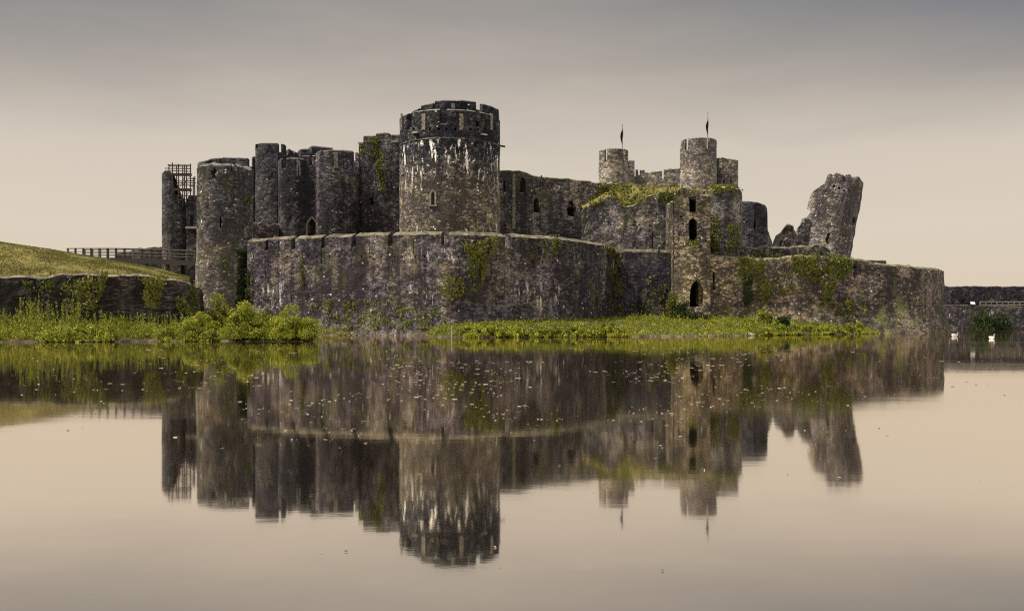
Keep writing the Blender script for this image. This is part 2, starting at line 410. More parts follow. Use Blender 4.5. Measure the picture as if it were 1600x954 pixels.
def catmull(P, step=.42):
    P = [Vector(p) for p in P]; out = []
    for i in range(len(P)-1):
        p0 = P[max(0, i-1)]; p1 = P[i]; p2 = P[i+1]; p3 = P[min(len(P)-1, i+2)]
        n = max(1, int((p2-p1).length/step))
        for k in range(n):
            t = k/n
            out.append(.5*((2*p1)+(p2-p0)*t+(2*p0-5*p1+4*p2-p3)*t*t+(3*p1-p0-3*p2+p3)*t**3))
    out.append(P[-1]); return out
def wall_st(ctrl, top, gaps=(), smooth=True, step=.42):
    """ctrl: (px, d) along the outer face left to right; top: (px, y) skyline; gaps: (px0, px1, drop)"""
    P = [(PX(p, d), d) for p, d in ctrl]
    if smooth: C = catmull([Vector((a, b, 0)) for a, b in P], step)
    else:
        C = []
        for (a, b) in zip(P[:-1], P[1:]):
            n = max(1, int(math.hypot(b[0]-a[0], b[1]-a[1])/step))
            C += [Vector((a[0]+(b[0]-a[0])*k/n, a[1]+(b[1]-a[1])*k/n, 0)) for k in range(n)]
        C.append(Vector((P[-1][0], P[-1][1], 0)))
    # insert gap edges and skyline break points
    def pxof(v): return 800+F*v.x/v.y
    for a, b, d in gaps:
        for e in (a-.02, a+.02, b-.02, b+.02):
            for i in range(len(C)-1):
                u, v = pxof(C[i]), pxof(C[i+1])
                if u < e < v: C.insert(i+1, C[i].lerp(C[i+1], (e-u)/(v-u))); break
    for q in top:
        for i in range(len(C)-1):
            u, v = pxof(C[i]), pxof(C[i+1])
            if u+.01 < q[0] < v-.01: C.insert(i+1, C[i].lerp(C[i+1], (q[0]-u)/(v-u))); break
    out = []
    for i, c in enumerate(C):
        t = (C[min(len(C)-1, i+2)]-C[max(0, i-2)]); n = Vector((t.y, -t.x, 0)).normalized()
        px = pxof(c); y = np.interp(px, [q[0] for q in top], [q[1] for q in top])
        z = PZ(y, c.y)
        for a, b, d in gaps:
            if a < px < b: z -= d
        out.append((c.x, c.y, n.x, n.y, z))
    return out
def at_px(st, px):
    """nearest station of a wall to a picture column"""
    return min(st, key=lambda s: abs(800+F*s[0]/s[1]-px))

def arrow_slit(parent, c, n, h, w=.34, name='arrow_slit'):
    """toothed strip of dressed stones on both sides of a dark slit, standing 3 cm proud"""
    n = Vector((n[0], n[1], 0)).normalized(); t = Vector((-n.y, n.x, 0)); c = Vector(c)
    bm = bmesh.new(); k = 7; rot = Matrix((t, n, Vector((0, 0, 1)))).transposed().to_4x4()
    for i in range(k):
        for s in (-1, 1):
            ww = w*(.62 if (i+(s > 0)) % 2 else 1.0)*random.uniform(.85, 1.1)
            add_box(bm, c+t*s*(.07+ww/2)+Vector((0, 0, h*(i+.5)/k))+n*.0, (ww, .12, h/k*.97), rot)
    add_box(bm, c+Vector((0, 0, h*.52))+n*.005, (.14, .05, h*.96), rot)
    return bobj(name, bm, M['dress'], parent)
def frame_arch(name, parent, c, n, w, h, bw, mat, depth=.18, sill=True):
    """an arched surround standing a little proud of the wall"""
    n = Vector((n[0], n[1], 0)).normalized(); t = Vector((-n.y, n.x, 0)); c = Vector(c)
    def outl(w, h, y0=0):
        s = h-w*.75
        return [(w/2, y0), (w/2, s), (w*.40, s+w*.27), (w*.22, s+w*.53), (0, h), (-w*.22, s+w*.53), (-w*.40, s+w*.27), (-w/2, s), (-w/2, y0)]
    I = outl(w, h); O = outl(w+2*bw, h+bw*1.3)
    bm = bmesh.new(); L = []
    for pts in (I, O):
        for f in (.05, -depth): L.append([bm.verts.new(c+t*u+Vector((0, 0, v))+n*f) for u, v in pts])
    a, b, p, q = L
    for i in range(len(I)-1):
        bm.faces.new((a[i], a[i+1], p[i+1], p[i])); bm.faces.new((b[i], q[i], q[i+1], b[i+1]))
        bm.faces.new((a[i], b[i], b[i+1], a[i+1])); bm.faces.new((p[i], p[i+1], q[i+1], q[i]))
    for i in (0, -1): bm.faces.new((a[i], p[i], q[i], b[i]))
    if sill:
        rot = Matrix((t, n, Vector((0, 0, 1)))).transposed().to_4x4()
        add_box(bm, c+Vector((0, 0, -bw*.4))-n*.05, (w+2*bw+.1, .26, bw*.8), rot)
    bmesh.ops.recalc_face_normals(bm, faces=bm.faces)
    return bobj(name, bm, mat, parent)

# ================================================================== SETTING: ground, water, banks
def ground():
    xs = np.concatenate([np.linspace(-3000, -260, 12), np.linspace(-220, 220, 61), np.linspace(260, 3000, 12)])
    ys = np.concatenate([np.linspace(-3000, -40, 10), np.linspace(-20, 240, 66), np.linspace(280, 3000, 12)])
    V = []; 
    for y in ys:
        for x in xs:
            d = max(-190-x, x-190, 1.0-y, y-137)
            z = -1.6+2.2*min(1, max(0, (d+4)/8))
            V.append((x, y, z))
    nx = len(xs); Fc = [(j*nx+i, j*nx+i+1, (j+1)*nx+i+1, (j+1)*nx+i) for j in range(len(ys)-1) for i in range(nx-1)]
    me = bpy.data.meshes.new('ground'); me.from_pydata(V, [], Fc)
    tag(link('ground', me, M['grit']), kind='structure', label='low land and lake bed round the castle')
ground()

def water():
    m, q = newmat('lake_water')
    pos = q.n('ShaderNodeNewGeometry').outputs['Position']
    a = q.noise(q.v('MULTIPLY', pos, (.35, .9, 1)), 1.0, 3, .5)
    b = q.noise(q.v('MULTIPLY', pos, (1.6, 4.0, 1)), 1.0, 4, .6)
    hgt = q.m('ADD', q.m('MULTIPLY', a, .5), q.m('MULTIPLY', b, .10))
    bump = q.n('ShaderNodeBump', {'Strength': .05, 'Distance': .05, 'Height': hgt}).outputs[0]
    wp = q.noise(q.v('MULTIPLY', pos, (.035, .11, 1)), 1.0, 4, .6)
    gl = q.n('ShaderNodeBsdfGlossy', {'Color': (1.0, .915, .81), 'Roughness': q.ss(wp, .35, .70, .03, .068), 'Normal': bump})
    df = q.n('ShaderNodeBsdfDiffuse', {'Color': (.05, .042, .027)})
    mx = q.n('ShaderNodeMixShader', {0: .94, 1: df.outputs[0], 2: gl.outputs[0]})
    q.n('ShaderNodeOutputMaterial', {'Surface': mx.outputs[0]})
    bm = bmesh.new(); v = [bm.verts.new(p) for p in ((-188, 1.2, 0), (188, 1.2, 0), (188, 136, 0), (-188, 136, 0))]; bm.faces.new(v)
    tag(bobj('water', bm, m), kind='structure', label='still brown lake mirroring the castle')
water()

def bank(name, rows, label, mat, n=14, wob=.5):
    """rows: (px, d_front, d_back, z_back): ground rising from the waterline to the wall"""
    V = []; Fc = []
    pxs = np.arange(rows[0][0], rows[-1][0]+1, 5.0)
    for p in pxs:
        df, db, zb = [np.interp(p, [r[0] for r in rows], [r[i] for r in rows]) for i in (1, 2, 3)]
        df += wob*mn.noise(Vector((p*.05, 1.3, 0)))+.5*wob*mn.noise(Vector((p*.16, 5.3, 0)))
        for k in range(n):
            t = k/(n-1); d = df+(db-df)*t**1.3
            z = -.35 if k == 0 else .03+(zb-.03)*min(1, t*1.25)**1.2+.08*mn.noise(Vector((p*.11, d*1.1, 0)))*min(1, t*4)
            V.append((PX(p, d), d, z))
    for i in range(len(pxs)-1):
        for k in range(n-1): Fc.append((i*n+k, (i+1)*n+k, (i+1)*n+k+1, i*n+k+1))
    me = bpy.data.meshes.new(name); me.from_pydata(V, [], Fc)
    me.polygons.foreach_set('use_smooth', [True]*len(me.polygons))
    return tag(link(name, me, mat), label, kind='structure')
LEFTB = [(-420, 46, 53, .8), (0, 50, 56, .7), (150, 51.5, 57, .7), (300, 52.5, 60, .8), (322, 52.5, 84, .9), (400, 52, 83, .8), (455, 52, 72, .6), (492, 52.6, 56, .2)]
MIDB = [(664, 68, 73.5, .15), (700, 64.5, 74.0, .75), (800, 65, 75.5, 1.0), (880, 65.3, 79, 1.1), (950, 65.6, 86, 1.3), (1050, 66.5, 83.5, 1.3), (1130, 69, 84, 1.2), (1175, 72, 84, 1.1), (1260, 76.5, 84.3, .8), (1350, 80.5, 84.6, .4), (1368, 83.4, 84.8, .1)]
SMALLB = [(455, 73.5, 79, .7), (520, 73.5, 77, .6), (575, 74.2, 75.4, .1)]
bank('bank', LEFTB, 'overgrown muddy shore below the slate wall', M['earth'])
bank('bank', MIDB, 'grassy spit along the foot of the castle wall', M['earth'])
bank('bank', SMALLB, 'small weedy shelf at the foot of the bastion', M['earth'], wob=.3)

def island():
    P = [(-21, 86), (-14, 80), (-5, 77), (4, 78), (10, 90), (14, 88), (20, 88), (36, 90), (42, 98), (45, 175), (-45, 175), (-33, 96)]
    bm = bmesh.new(); a = [bm.verts.new((x, y, 4.6)) for x, y in P]; b = [bm.verts.new((x, y, -1.5)) for x, y in P]
    bm.faces.new(a); n = len(P)
    for i in range(n): bm.faces.new((a[i], b[i], b[(i+1) % n], a[(i+1) % n]))
    bmesh.ops.recalc_face_normals(bm, faces=bm.faces)
    tag(bobj('castle_ground', bm, M['lawn']), 'raised ground inside the castle walls', kind='structure')
island()

def mound():
    """mown hill behind the slate wall on the left"""
    V = []; nx, ny = 120, 60
    xs = np.linspace(-110, -17.5, nx); 
    for x in xs:
        r = np.interp(x, [-110, -70, -50, -43, -35, -30, -25, -17.5], [6.4, 6.1, 4.9, 3.95, 2.55, 1.35, .15, -.8])
        y0 = np.interp(x, [-110, -40, -31.5, -25.5, -23, -20.5, -17.5], [45, 55.8, 56.6, 57.8, 59.0, 62, 68])+.5
        for j in range(ny):
            t = j/(ny-1); y = y0+t*44
            s = min(1, t*44/23); s = s*s*(3-2*s)
            back = max(0, (t*44-30)/14); 
            z = 3.85+r*s-2.0*back**2+.10*mn.noise(Vector((x*.35, y*.35, 1)))
            V.append((x, y, z))
    Fc = [(i*ny+j, (i+1)*ny+j, (i+1)*ny+j+1, i*ny+j+1) for i in range(nx-1) for j in range(ny-1) if V[(i+1)*ny+j+1][0] < -.354*V[(i+1)*ny+j+1][1]-.4]
    me = bpy.data.meshes.new('hill'); me.from_pydata(V, [], Fc); me.polygons.foreach_set('use_smooth', [True]*len(me.polygons))
    return tag(link('hill', me, M['lawn']), 'mown grass mound behind the slate wall', kind='structure')
hill = mound()
def mound_z(x, y):
    r = np.interp(x, [-110, -70, -50, -43, -35, -30, -25, -17.5], [6.4, 6.1, 4.9, 3.95, 2.55, 1.35, .15, -.8])
    y0 = np.interp(x, [-110, -40, -31.5, -25.5, -23, -20.5, -17.5], [45, 55.8, 56.6, 57.8, 59.0, 62, 68])+.5
    q = y-y0; s = min(1, max(0, q/23)); s = s*s*(3-2*s); b = max(0, (q-30)/14)
    return (3.85+r*s-2.0*b*b+.10*mn.noise(Vector((x*.35, y*.35, 1)))) if q > 0.1 else None

# ================================================================== WALLS AND TOWERS
def wall_thing(name, label, ctrl, top, mat, z0=-.6, thick=1.5, gaps=(), cuts=None, smooth=True, ragged=0.0, cat='castle wall', **kw):
    st = wall_st(ctrl, top, gaps, smooth)
    bm = shell(st, False, z0, thick, ragged=ragged, **kw)
    cb = bmesh.new()
    if cuts: cuts(cb, st)
    mid = st[len(st)//2]
    T = thing(name, label, cat, (mid[0], mid[1], z0))
    link('masonry', cut(bm, cb, mat), mat, T)
    return T, st
def win(cb, st, px, y0, y1, wpx, kind='arch', depth=3.0, jit=.02):
    s = at_px(st, px); d = s[1]
    cutter(cb, (PX(px, d), d, PZ(y1, d)), wpx/F*d, (y1-y0)/F*d, (s[2], s[3]), depth, 1.2, kind, jit)

# --- the big curved bastion in front
BC = [(386, 80.5), (430, 78.6), (470, 77.2), (550, 74.9), (625, 73.5), (700, 73.0), (760, 73.7), (820, 75.4), (870, 77.4), (915, 80.3), (945, 83.4), (963, 87.5), (969, 92.5)]
BT = [(380, 371.5), (395, 371), (470, 367), (550, 363.2), (625, 361), (700, 360.2), (760, 361.5), (820, 364.5), (870, 368), (915, 373.5), (945, 378.5), (963, 384), (980, 389)]
def bcuts(cb, st):
    for i in range(34):
        px = 398+i*16.6+random.uniform(-3, 3)
        if px < 955: win(cb, st, px, 399-.06*(0 if px < 700 else px-700)*-1, 402.5+(0 if px < 700 else (px-700)*.06), 2.4, 'rect', .5, 0)
    for px in (435, 481, 526, 577, 646, 743, 842, 905): win(cb, st, px, 372 if px < 850 else 380, 397, .9, 'rect', .12, 0)
    for _ in range(46):
        px = random.uniform(400, 950); y = random.uniform(405, 500); win(cb, st, px, y, y+2.4, 2.2, 'hole', .4, 0)
T, bst = wall_thing('bastion_wall', 'long curved dark bastion wall with pale sloping coping rising from the lake', BC, BT, M['bastion'], thick=1.9,
    gaps=[(414.5, 419.2, .92), (455.5, 461.2, .95), (502, 507.5, .95), (549, 555.5, .95), (606, 613, .95), (689, 701.5, 1.05), (789, 800.5, 1.2), (873.5, 876.5, .55), (931, 933.5, .5)],
    cuts=bcuts, chw=.7, chh=.33, batter=(1.0, 3.4), amp=.08, ragged=.05)

# --- recess, gate tower, south curtain
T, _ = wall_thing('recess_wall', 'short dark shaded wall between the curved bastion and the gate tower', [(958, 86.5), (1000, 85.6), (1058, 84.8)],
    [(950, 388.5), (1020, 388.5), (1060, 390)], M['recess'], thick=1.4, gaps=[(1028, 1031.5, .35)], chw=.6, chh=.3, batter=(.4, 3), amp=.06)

def gate_cuts(cb, st):
    win(cb, st, 1082, 307, 331, 11, 'rect', 4, .06); win(cb, st, 1082, 338, 377, 11, 'arch', 4, .08)
    win(cb, st, 1088, 437.5, 478, 20, 'arch', 4, .07)
    for _ in range(26):
        px = random.uniform(1058, 1107); y = random.uniform(305, 430); win(cb, st, px, y, y+2.6, 2.4, 'hole', .5, 0)
GC = [(1053.5, 83.2), (1083, 82.3), (1110, 82.2)]
gst = wall_st(GC, [(1050, 297), (1058, 296), (1063, 291), (1078, 292), (1084, 297), (1092, 296), (1098, 302), (1109, 303)], smooth=False)
GT = thing('gate_tower', 'tall square ruined gate tower with two tall dark openings above an arched water gate', 'castle tower', (gst[len(gst)//2][0], 83, -.5))
def box_tower(parent, st, z0, depth, mat, cuts=None, thick=1.3, **kw):
    """front wall from stations, plus side and rear walls closing a rectangular tower"""
    bm = shell(st, False, z0, thick, **kw); cb = bmesh.new()
    if cuts: cuts(cb, st)
    link('front_wall', cut(bm, cb, mat), mat, parent)
    a, b = st[0], st[-1]; zt = min(s[4] for s in st)
    def seg(p, q, z, nm):
        n = max(2, int(math.hypot(q[0]-p[0], q[1]-p[1])/.5)); t = Vector((q[0]-p[0], q[1]-p[1], 0)); nn = Vector((t.y, -t.x, 0)).normalized()
        s2 = [(p[0]+(q[0]-p[0])*i/n, p[1]+(q[1]-p[1])*i/n, nn.x, nn.y, z) for i in range(n+1)]
        bobj(nm, shell(s2, False, z0, .9, amp=.05, ragged=kw.get('ragged', 0)), mat, parent)
    e = .012
    seg((a[0]+e, a[1]+depth), (a[0]+e, a[1]+thick*.6), zt-.3, 'side_wall')
    seg((b[0]-e, b[1]+thick*.6), (b[0]-e, b[1]+depth), zt-.3, 'side_wall')
    seg((b[0]-.9, b[1]+depth), (a[0]+.9, a[1]+depth), zt-.35, 'rear_wall')
    bm = bmesh.new(); add_box(bm, ((a[0]+b[0])/2, a[1]+depth/2+.25, zt-.16), (abs(b[0]-a[0])-.9, depth-1.5, .12))
    bobj('roof_deck', bm, M['deckstone'], parent)  # unseen slab raised close under the wall tops to keep the openings dark
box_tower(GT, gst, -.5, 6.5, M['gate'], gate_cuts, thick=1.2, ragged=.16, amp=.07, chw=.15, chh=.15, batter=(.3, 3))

def south_cuts(cb, st):
    win(cb, st, 1115, 425, 452, 3.2, 'rect', .7, .01)
    win(cb, st, 1335, 412, 436, 8, 'hole', .5, .03)
    for _ in range(60):
        px = random.uniform(1115, 1460); y = random.uniform(408, 480); win(cb, st, px, y, y+2.6, 2.6, 'hole', .45, 0)
SC = [(1110.3, 83.0), (1160, 83.2), (1240, 83.6), (1330, 84.2), (1390, 84.6), (1430, 85.4), (1455, 87.2), (1469, 90), (1475, 94.5)]
STOP = [(1105, 397), (1135, 398.5), (1160, 401), (1190, 402.5), (1215, 401.5), (1240, 398), (1262, 397), (1300, 400), (1330, 403), (1352, 404), (1366, 409), (1385, 412.5), (1424.5, 414), (1425, 415.5), (1450, 417), (1468, 419.5), (1476, 422)]
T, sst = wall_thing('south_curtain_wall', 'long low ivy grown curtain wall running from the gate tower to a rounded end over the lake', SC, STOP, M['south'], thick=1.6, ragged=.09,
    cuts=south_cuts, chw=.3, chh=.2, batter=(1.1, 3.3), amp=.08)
T, _ = wall_thing('wall_stub', 'small squared wall stub poking above the south curtain wall', [(1357, 91), (1385, 91)], [(1350, 406), (1386, 406.5)], M['ruin'], thick=1.2, z0=3.5, smooth=False)

# --- hall wall behind, with roofed hall so that its windows are dark
HC = [(776, 92), (860, 92.8), (940, 93.6), (1000, 94.2)]
HT = [(776, 266), (812, 266), (820, 270), (836, 274), (870, 277.5), (905, 281), (935, 285), (960, 287), (1000, 289)]
def hcuts(cb, st):
    win(cb, st, 816.8, 277, 305, 8.5, 'arch', 4, .02); win(cb, st, 838.5, 308, 331, 8.5, 'arch', 4, .1)
    win(cb, st, 893, 314, 338, 14.5, 'arch', 4, .13); win(cb, st, 788, 282, 302, 5, 'hole', .5)
    for _ in range(36):
        px = random.uniform(786, 990); y = random.uniform(290, 358); win(cb, st, px, y, y+2.4, 2.2, 'hole', .4, 0)
HW, hst = wall_thing('hall_wall', 'long high hall wall with arched windows to the right of the great round tower', HC, HT, M['hall'], thick=1.3, cuts=hcuts, z0=3, ragged=.12, amp=.07, cat='castle hall')
bm = bmesh.new(); add_box(bm, (1.3, 98.2, 15.95), (5.6, 8.8, .3)); add_box(bm, (8.5, 98.2, 14.6), (8.6, 8.8, .3)); bobj('roof', bm, M['deckstone'], HW)
bm = bmesh.new(); add_box(bm, (5.5, 103.1, 9.6), (14.6, .9, 12.4)); add_box(bm, (12.9, 98.4, 8.2), (.8, 8.6, 9.6)); add_box(bm, (-1.9, 98.4, 8.2), (.8, 8.6, 9.6)); bobj('rear_wall', bm, M['hall'], HW)
for px, w in ((803, 5.0), (846, 3.0)):
    bm = bmesh.new(); s = at_px(hst, px); d = s[1]
    zz = PZ(358, d); top = PZ(276, d)
    while zz < top:
        h = random.uniform(.28, .42); add_box(bm, (PX(px, d), d-.03, zz+h/2), (w/F*d*random.uniform(.6, 1.1), .22, h*.96)); zz += h
    bobj('quoin', bm, M['dress'] if px == 803 else M['hall'], HW)

# --- nearer ruined hall front with a turfed top
NT = [(908, 331), (914, 323), (930, 316), (943, 308), (954, 304), (962, 308), (975, 322), (992, 318), (1003, 309), (1014, 304), (1035, 299), (1056, 297)]
def ncuts(cb, st):
    for _ in range(30):
        px = random.uniform(918, 1050); y = random.uniform(328, 382); win(cb, st, px, y, y+2.4, 2.2, 'hole', .4, 0)
    win(cb, st, 1019.5, 363, 388, 2.2, 'rect', .25, 0)
NW, nst = wall_thing('ruined_wall', 'ruined wall with a dipping grassy skyline between the hall and the gate tower', [(908, 89.8), (980, 88.6), (1057, 87.6)], NT, M['hall'], thick=1.6, z0=3, cuts=ncuts, ragged=.16, amp=.08, cat='castle wall')
def turf():
    V = []; nx, ny = 60, 16
    for i in range(nx):
        px = 912+i*(1120-912)/(nx-1)
        yf = np.interp(px, [q[0] for q in NT], [q[1] for q in NT])
        for j in range(ny):
            t = j/(ny-1); d = 89.6+t*4.2
            yb = np.interp(px, [912, 950, 975, 1000, 1040, 1060, 1120], [322, 302, 289.5, 289, 290.5, 291.5, 297])
            s = t**.6
            z = PZ(yf, 89.0)*(1-s)+PZ(yb, 93)*s+.22*mn.noise(Vector((px*.12, d*.9, 4)))*(t > 0)
            V.append((PX(px, 89.5)+0*t, d, z))
    Fc = [(i*ny+j, (i+1)*ny+j, (i+1)*ny+j+1, i*ny+j+1) for i in range(nx-1) for j in range(ny-1)]
    me = bpy.data.meshes.new('turf_cap'); me.from_pydata(V, [], Fc); me.polygons.foreach_set('use_smooth', [True]*len(me.polygons))
    link('turf_cap', me, M['lawn'], NW)
turf()

# --- the great round tower
KC = (PX(703, 88.4), 88.4); KR = 4.93
kz = PZ(169.5, 83.6)
th = lambda px: drum_theta(px, KC[0], KC[1], KR)
KG = [(th(635.5), th(643.5), 1.55), (th(687), th(698), 1.35), (th(743.5), th(750.5), 1.45)]+BACK(1.3)
kst = drum_st(KC[0], KC[1], KR, kz, KG, 150)
bm = shell(kst, True, 3.0, 1.1, chw=.28, chh=.16, amp=.045, batter=(.18, 6))
cb = bmesh.new()
def rad(px, r=KR, c=KC):
    t = drum_theta(px, c[0], c[1], r); return Vector((c[0]+r*math.sin(t), c[1]-r*math.cos(t), 0)), (math.sin(t), -math.cos(t))
def rcut(cb, px, y0, y1, w, kind='arch', depth=2.5, r=KR, c=KC, jit=.01):
    p, n = rad(px, r, c); d = p.y; cutter(cb, (p.x, p.y, PZ(y1, d)), w, (y1-y0)/F*d, n, depth, .6, kind, jit); return p, n
kw = rcut(cb, 676.5, 299, 320, .34, 'arch')
kl = rcut(cb, 629, 252, 271, .18, 'arch'); kr = rcut(cb, 773.5, 252, 267, .2, 'arch')
for i in range(12): rcut(cb, 634+i*12.6+random.uniform(-2, 2), 200, 203.4, .22, 'rect', .5)
for _ in range(40): rcut(cb, random.uniform(630, 776), (yy := random.uniform(225, 350)), yy+2.6, .17, 'hole', .4)
KT = thing('round_tower', 'great round tower streaked with white lime, tallest of the castle', 'castle tower', (KC[0], KC[1], 3.0))
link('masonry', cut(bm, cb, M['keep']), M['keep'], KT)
disc('roof_deck', KC[0], KC[1], KR-1.0, kz-1.7, .3, M['deckstone'], KT)
# string course
bm = bmesh.new(); zc = PZ(216, 83.6); N = 120
ring = [[bm.verts.new((KC[0]+(KR+o)*math.sin(2*math.pi*i/N), KC[1]-(KR+o)*math.cos(2*math.pi*i/N), zc+dz_)) for i in range(N)] for o, dz_ in ((-.1, -.06), (.05, -.05), (.06, .04), (-.1, .10))]
for i in range(N):
    j = (i+1) % N
    for k in range(4): bm.faces.new((ring[k][i], ring[k][j], ring[(k+1) % 4][j], ring[(k+1) % 4][i]))
bmesh.ops.recalc_face_normals(bm, faces=bm.faces)
M['course'] = stone('string_course', (.05, .05, .055), (.16, .15, .14), (.6, .56, .49), cell=(2.2, 2.2, 2), seed=61.0, speck=.9, streak=.6, topmix=.3)
bobj('string_course', bm, M['course'], KT)
for px in (662, 721, 768, 627.5):
    p, n = rad(px); d = p.y
    arrow_slit(KT, (p.x, p.y, PZ(203.5, d)), n, 26/F*d, .15)
p, n = kw; fr = frame_arch('window', KT, (p.x, p.y, PZ(320, p.y)), n, .34, 21/F*p.y, .17, M['dress'])
bm = bmesh.new(); add_box(bm, (p.x, p.y+.2, PZ(310, p.y)), (.3, .03, 1.0)); bobj('pane', bm, M['dark'], fr)
for (p, n), y1, hh in ((kl, 271, 19), (kr, 267, 15)):
    frame_arch('window', KT, (p.x, p.y, PZ(y1, p.y)), n, .18, hh/F*p.y, .15, M['dress'])
for px, y in ((650, 207.5), (755, 210.5)):
    p, n = rad(px); bm = bmesh.new(); t = Vector((-n[1], n[0], 0)); nn = Vector((n[0], n[1], 0))
    add_box(bm, (p.x, p.y, PZ(y, p.y)), (.62, .5, .11), Matrix((t, nn, Vector((0, 0, 1)))).transposed().to_4x4()); bobj('corbel', bm, M['palestone'], KT)
bm = bmesh.new(); zz = PZ(227.5, 88.4); add_tube(bm, (KC[0]+KR-.3, KC[1], zz+.03), (KC[0]+KR+.52, KC[1]-.1, zz-.12), .09, 8); bobj('waterspout', bm, M['dark'], KT)
# raised inner parapet
IC = (PX(711.5, 89.8), 89.8); IR = 4.42; iz = PZ(156.5, 85.6)
ti = lambda px: drum_theta(px, IC[0], IC[1], IR)
IG = [(R(-89), ti(653), .42), (ti(653), ti(658), 1.1), (ti(658), ti(676), .2), (ti(676), ti(679), .75), (ti(744), ti(753.5), .75), (ti(753.5), ti(779), .1)]
ist = drum_st(IC[0], IC[1], IR, iz, IG+BACK(1.1), 120, low=1.25)
bobj('inner_parapet', shell(ist, True, kz-1.9, .4, chw=.14, chh=.12, amp=.05, rows=8), M['keep'], KT)
for px, y in ((708, 162),):
    p, n = rad(px, IR, IC); arrow_slit(KT, (p.x, p.y, PZ(y+8, p.y)), n, .5, .13, 'arrow_slit')

# --- left corner tower
CC = (PX(352, 83), 83.0); CR = 2.5; cz = PZ(251, 80.6)
tcn = lambda px: drum_theta(px, CC[0], CC[1], CR)
def ctop(t): return cz-.16-.5*(abs(t)/1.6)**2*0+.25*mn.noise(Vector((t*2, 0, 2)))
cst = drum_st(CC[0], CC[1], CR, ctop, [(tcn(361.5), tcn(363), .55), (tcn(366.5), tcn(371), .35), (tcn(380), tcn(384), .25), (R(120), R(140), .8), (R(-140), R(-120), .8)], 96)
bm = shell(cst, True, -.4, .9, chw=.45, chh=.30, amp=.06, batter=(.42, 9), ragged=.05)
cb = bmesh.new()
rcut(cb, 335, 262, 280, .62, 'hole', 2, CR, CC, .05); rcut(cb, 344.5, 338, 356, .13, 'rect', 1.6, CR, CC)
for _ in range(24): rcut(cb, random.uniform(316, 388), (yy := random.uniform(285, 420)), yy+2.4, .16, 'hole', .4, CR, CC)
CT = thing('corner_tower', 'round grey tower at the left corner with its foot hidden in bushes', 'castle tower', (CC[0], CC[1], -.4))
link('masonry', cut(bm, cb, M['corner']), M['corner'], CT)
disc('roof_deck', CC[0], CC[1], CR-.8, cz-1.6, .3, M['deckstone'], CT)
# its taller rear parapet
p0 = wall_st([(317, 85.6), (330, 86.4), (386, 86.4)], [(315, 256), (320, 251), (330, 247.5), (344, 246), (346, 245), (386, 246.5), (388, 246.5)], [(343.8, 347, 1.2)], smooth=False)
bobj('rear_parapet', shell(p0, False, 10.5, .8, chw=.15, chh=.1, amp=.05, rows=9), M['grey'], CT)

# --- wall behind the corner tower with polygonal stair turret
T, _ = wall_thing('rear_wall', 'tall blue grey wall with broken battlements behind the left gatehouse drum', [(378, 97.5), (402, 98), (440, 99), (500, 101), (570, 102)],
    [(378, 259), (394.5, 259), (395, 243.5), (402, 243.5), (450, 240), (452, 232), (470, 240), (471, 232), (487, 231), (488, 227), (520, 230), (521, 256), (575, 256)],
    M['grey'], z0=4, thick=1.5, gaps=[(466.5, 470.5, .4), (484, 487.5, .5)], smooth=False, ragged=.06, amp=.06, chw=.2, chh=.15)
TC = (PX(425, 97), 97.0); TR = 1.62; tz = PZ(223, 95.4)
tt = lambda px: drum_theta(px, TC[0], TC[1], TR)
tst = drum_st(TC[0], TC[1], TR, tz, [(tt(433.5), tt(440), .95), (tt(402.5), tt(406), .5), (R(110), R(130), .8), (R(-150), R(-130), .8)], 64, low=1.0, sq=3.4)
TT = thing('stair_turret', 'slim polygonal stair turret with battlements between the corner tower and the gatehouse', 'castle tower', (TC[0], TC[1], 4))
bobj('masonry', shell(tst, True, 4, .32, chw=.12, chh=.1, amp=.04), M['grey'], TT)
bm = bmesh.new(); rcx = PX(431, 95.5); add_box(bm, (rcx, 95.55, 12), (.5, .7, 16)); bobj('buttress', bm, M['grey'], TT)
disc('roof_deck', TC[0], TC[1], TR-.4, tz-1.3, .2, M['deckstone'], TT)
T, _ = wall_thing('low_ruin', 'low broken wall in the dark gap beside the corner tower', [(393, 91), (436, 92)], [(392, 345), (403, 349), (409, 344), (418, 350), (430, 349), (436, 351)], M['ruin'], z0=3.5, thick=1.2, smooth=False, ragged=.25, amp=.12)

# --- twin gatehouse drums and the doorway between
def gdrum(name, label, pc, rpx, d, ytop, gaps, cuts=(), slit=None):
    c = (PX(pc, d), d); r = rpx/F*d; z = PZ(ytop, d-r)
    tf = lambda px: drum_theta(px, c[0], c[1], r)
    st = drum_st(c[0], c[1], r, z, [(tf(a), tf(b), dd) for a, b, dd in gaps]+[(R(110), R(125), .9), (R(-150), R(-135), .9)], 90, low=1.2, sq=2.25)
    bm = shell(st, True, 3.5, .40, chw=.18, chh=.16, amp=.05); cb = bmesh.new()
    for (px, y0, y1, w, kd, dep) in cuts: rcut(cb, px, y0, y1, w, kd, dep, r, c)
    for _ in range(24): rcut(cb, random.uniform(pc-rpx*.85, pc+rpx*.85), (yy := random.uniform(ytop+18, 355)), yy+2.4, .16, 'hole', .4, r, c)
    T = thing(name, label, 'castle tower', (c[0], c[1], 3.5))
    link('masonry', cut(bm, cb, M['drum']), M['drum'], T)
    disc('roof_deck', c[0], c[1], r-.7, z-1.6, .3, M['deckstone'], T)
    if slit:
        p, n = rad(slit[0], r, c); arrow_slit(T, (p.x, p.y, PZ(slit[2], p.y)), n, (slit[2]-slit[1])/F*p.y, .14)
    return T
gdrum('gatehouse_drum', 'left drum of the gatehouse, lower of the two beside the pointed doorway', 464.5, 28.5, 94.2, 246, [(441, 447, 1.0), (484, 489, 1.0)], slit=(466.5, 251, 275))
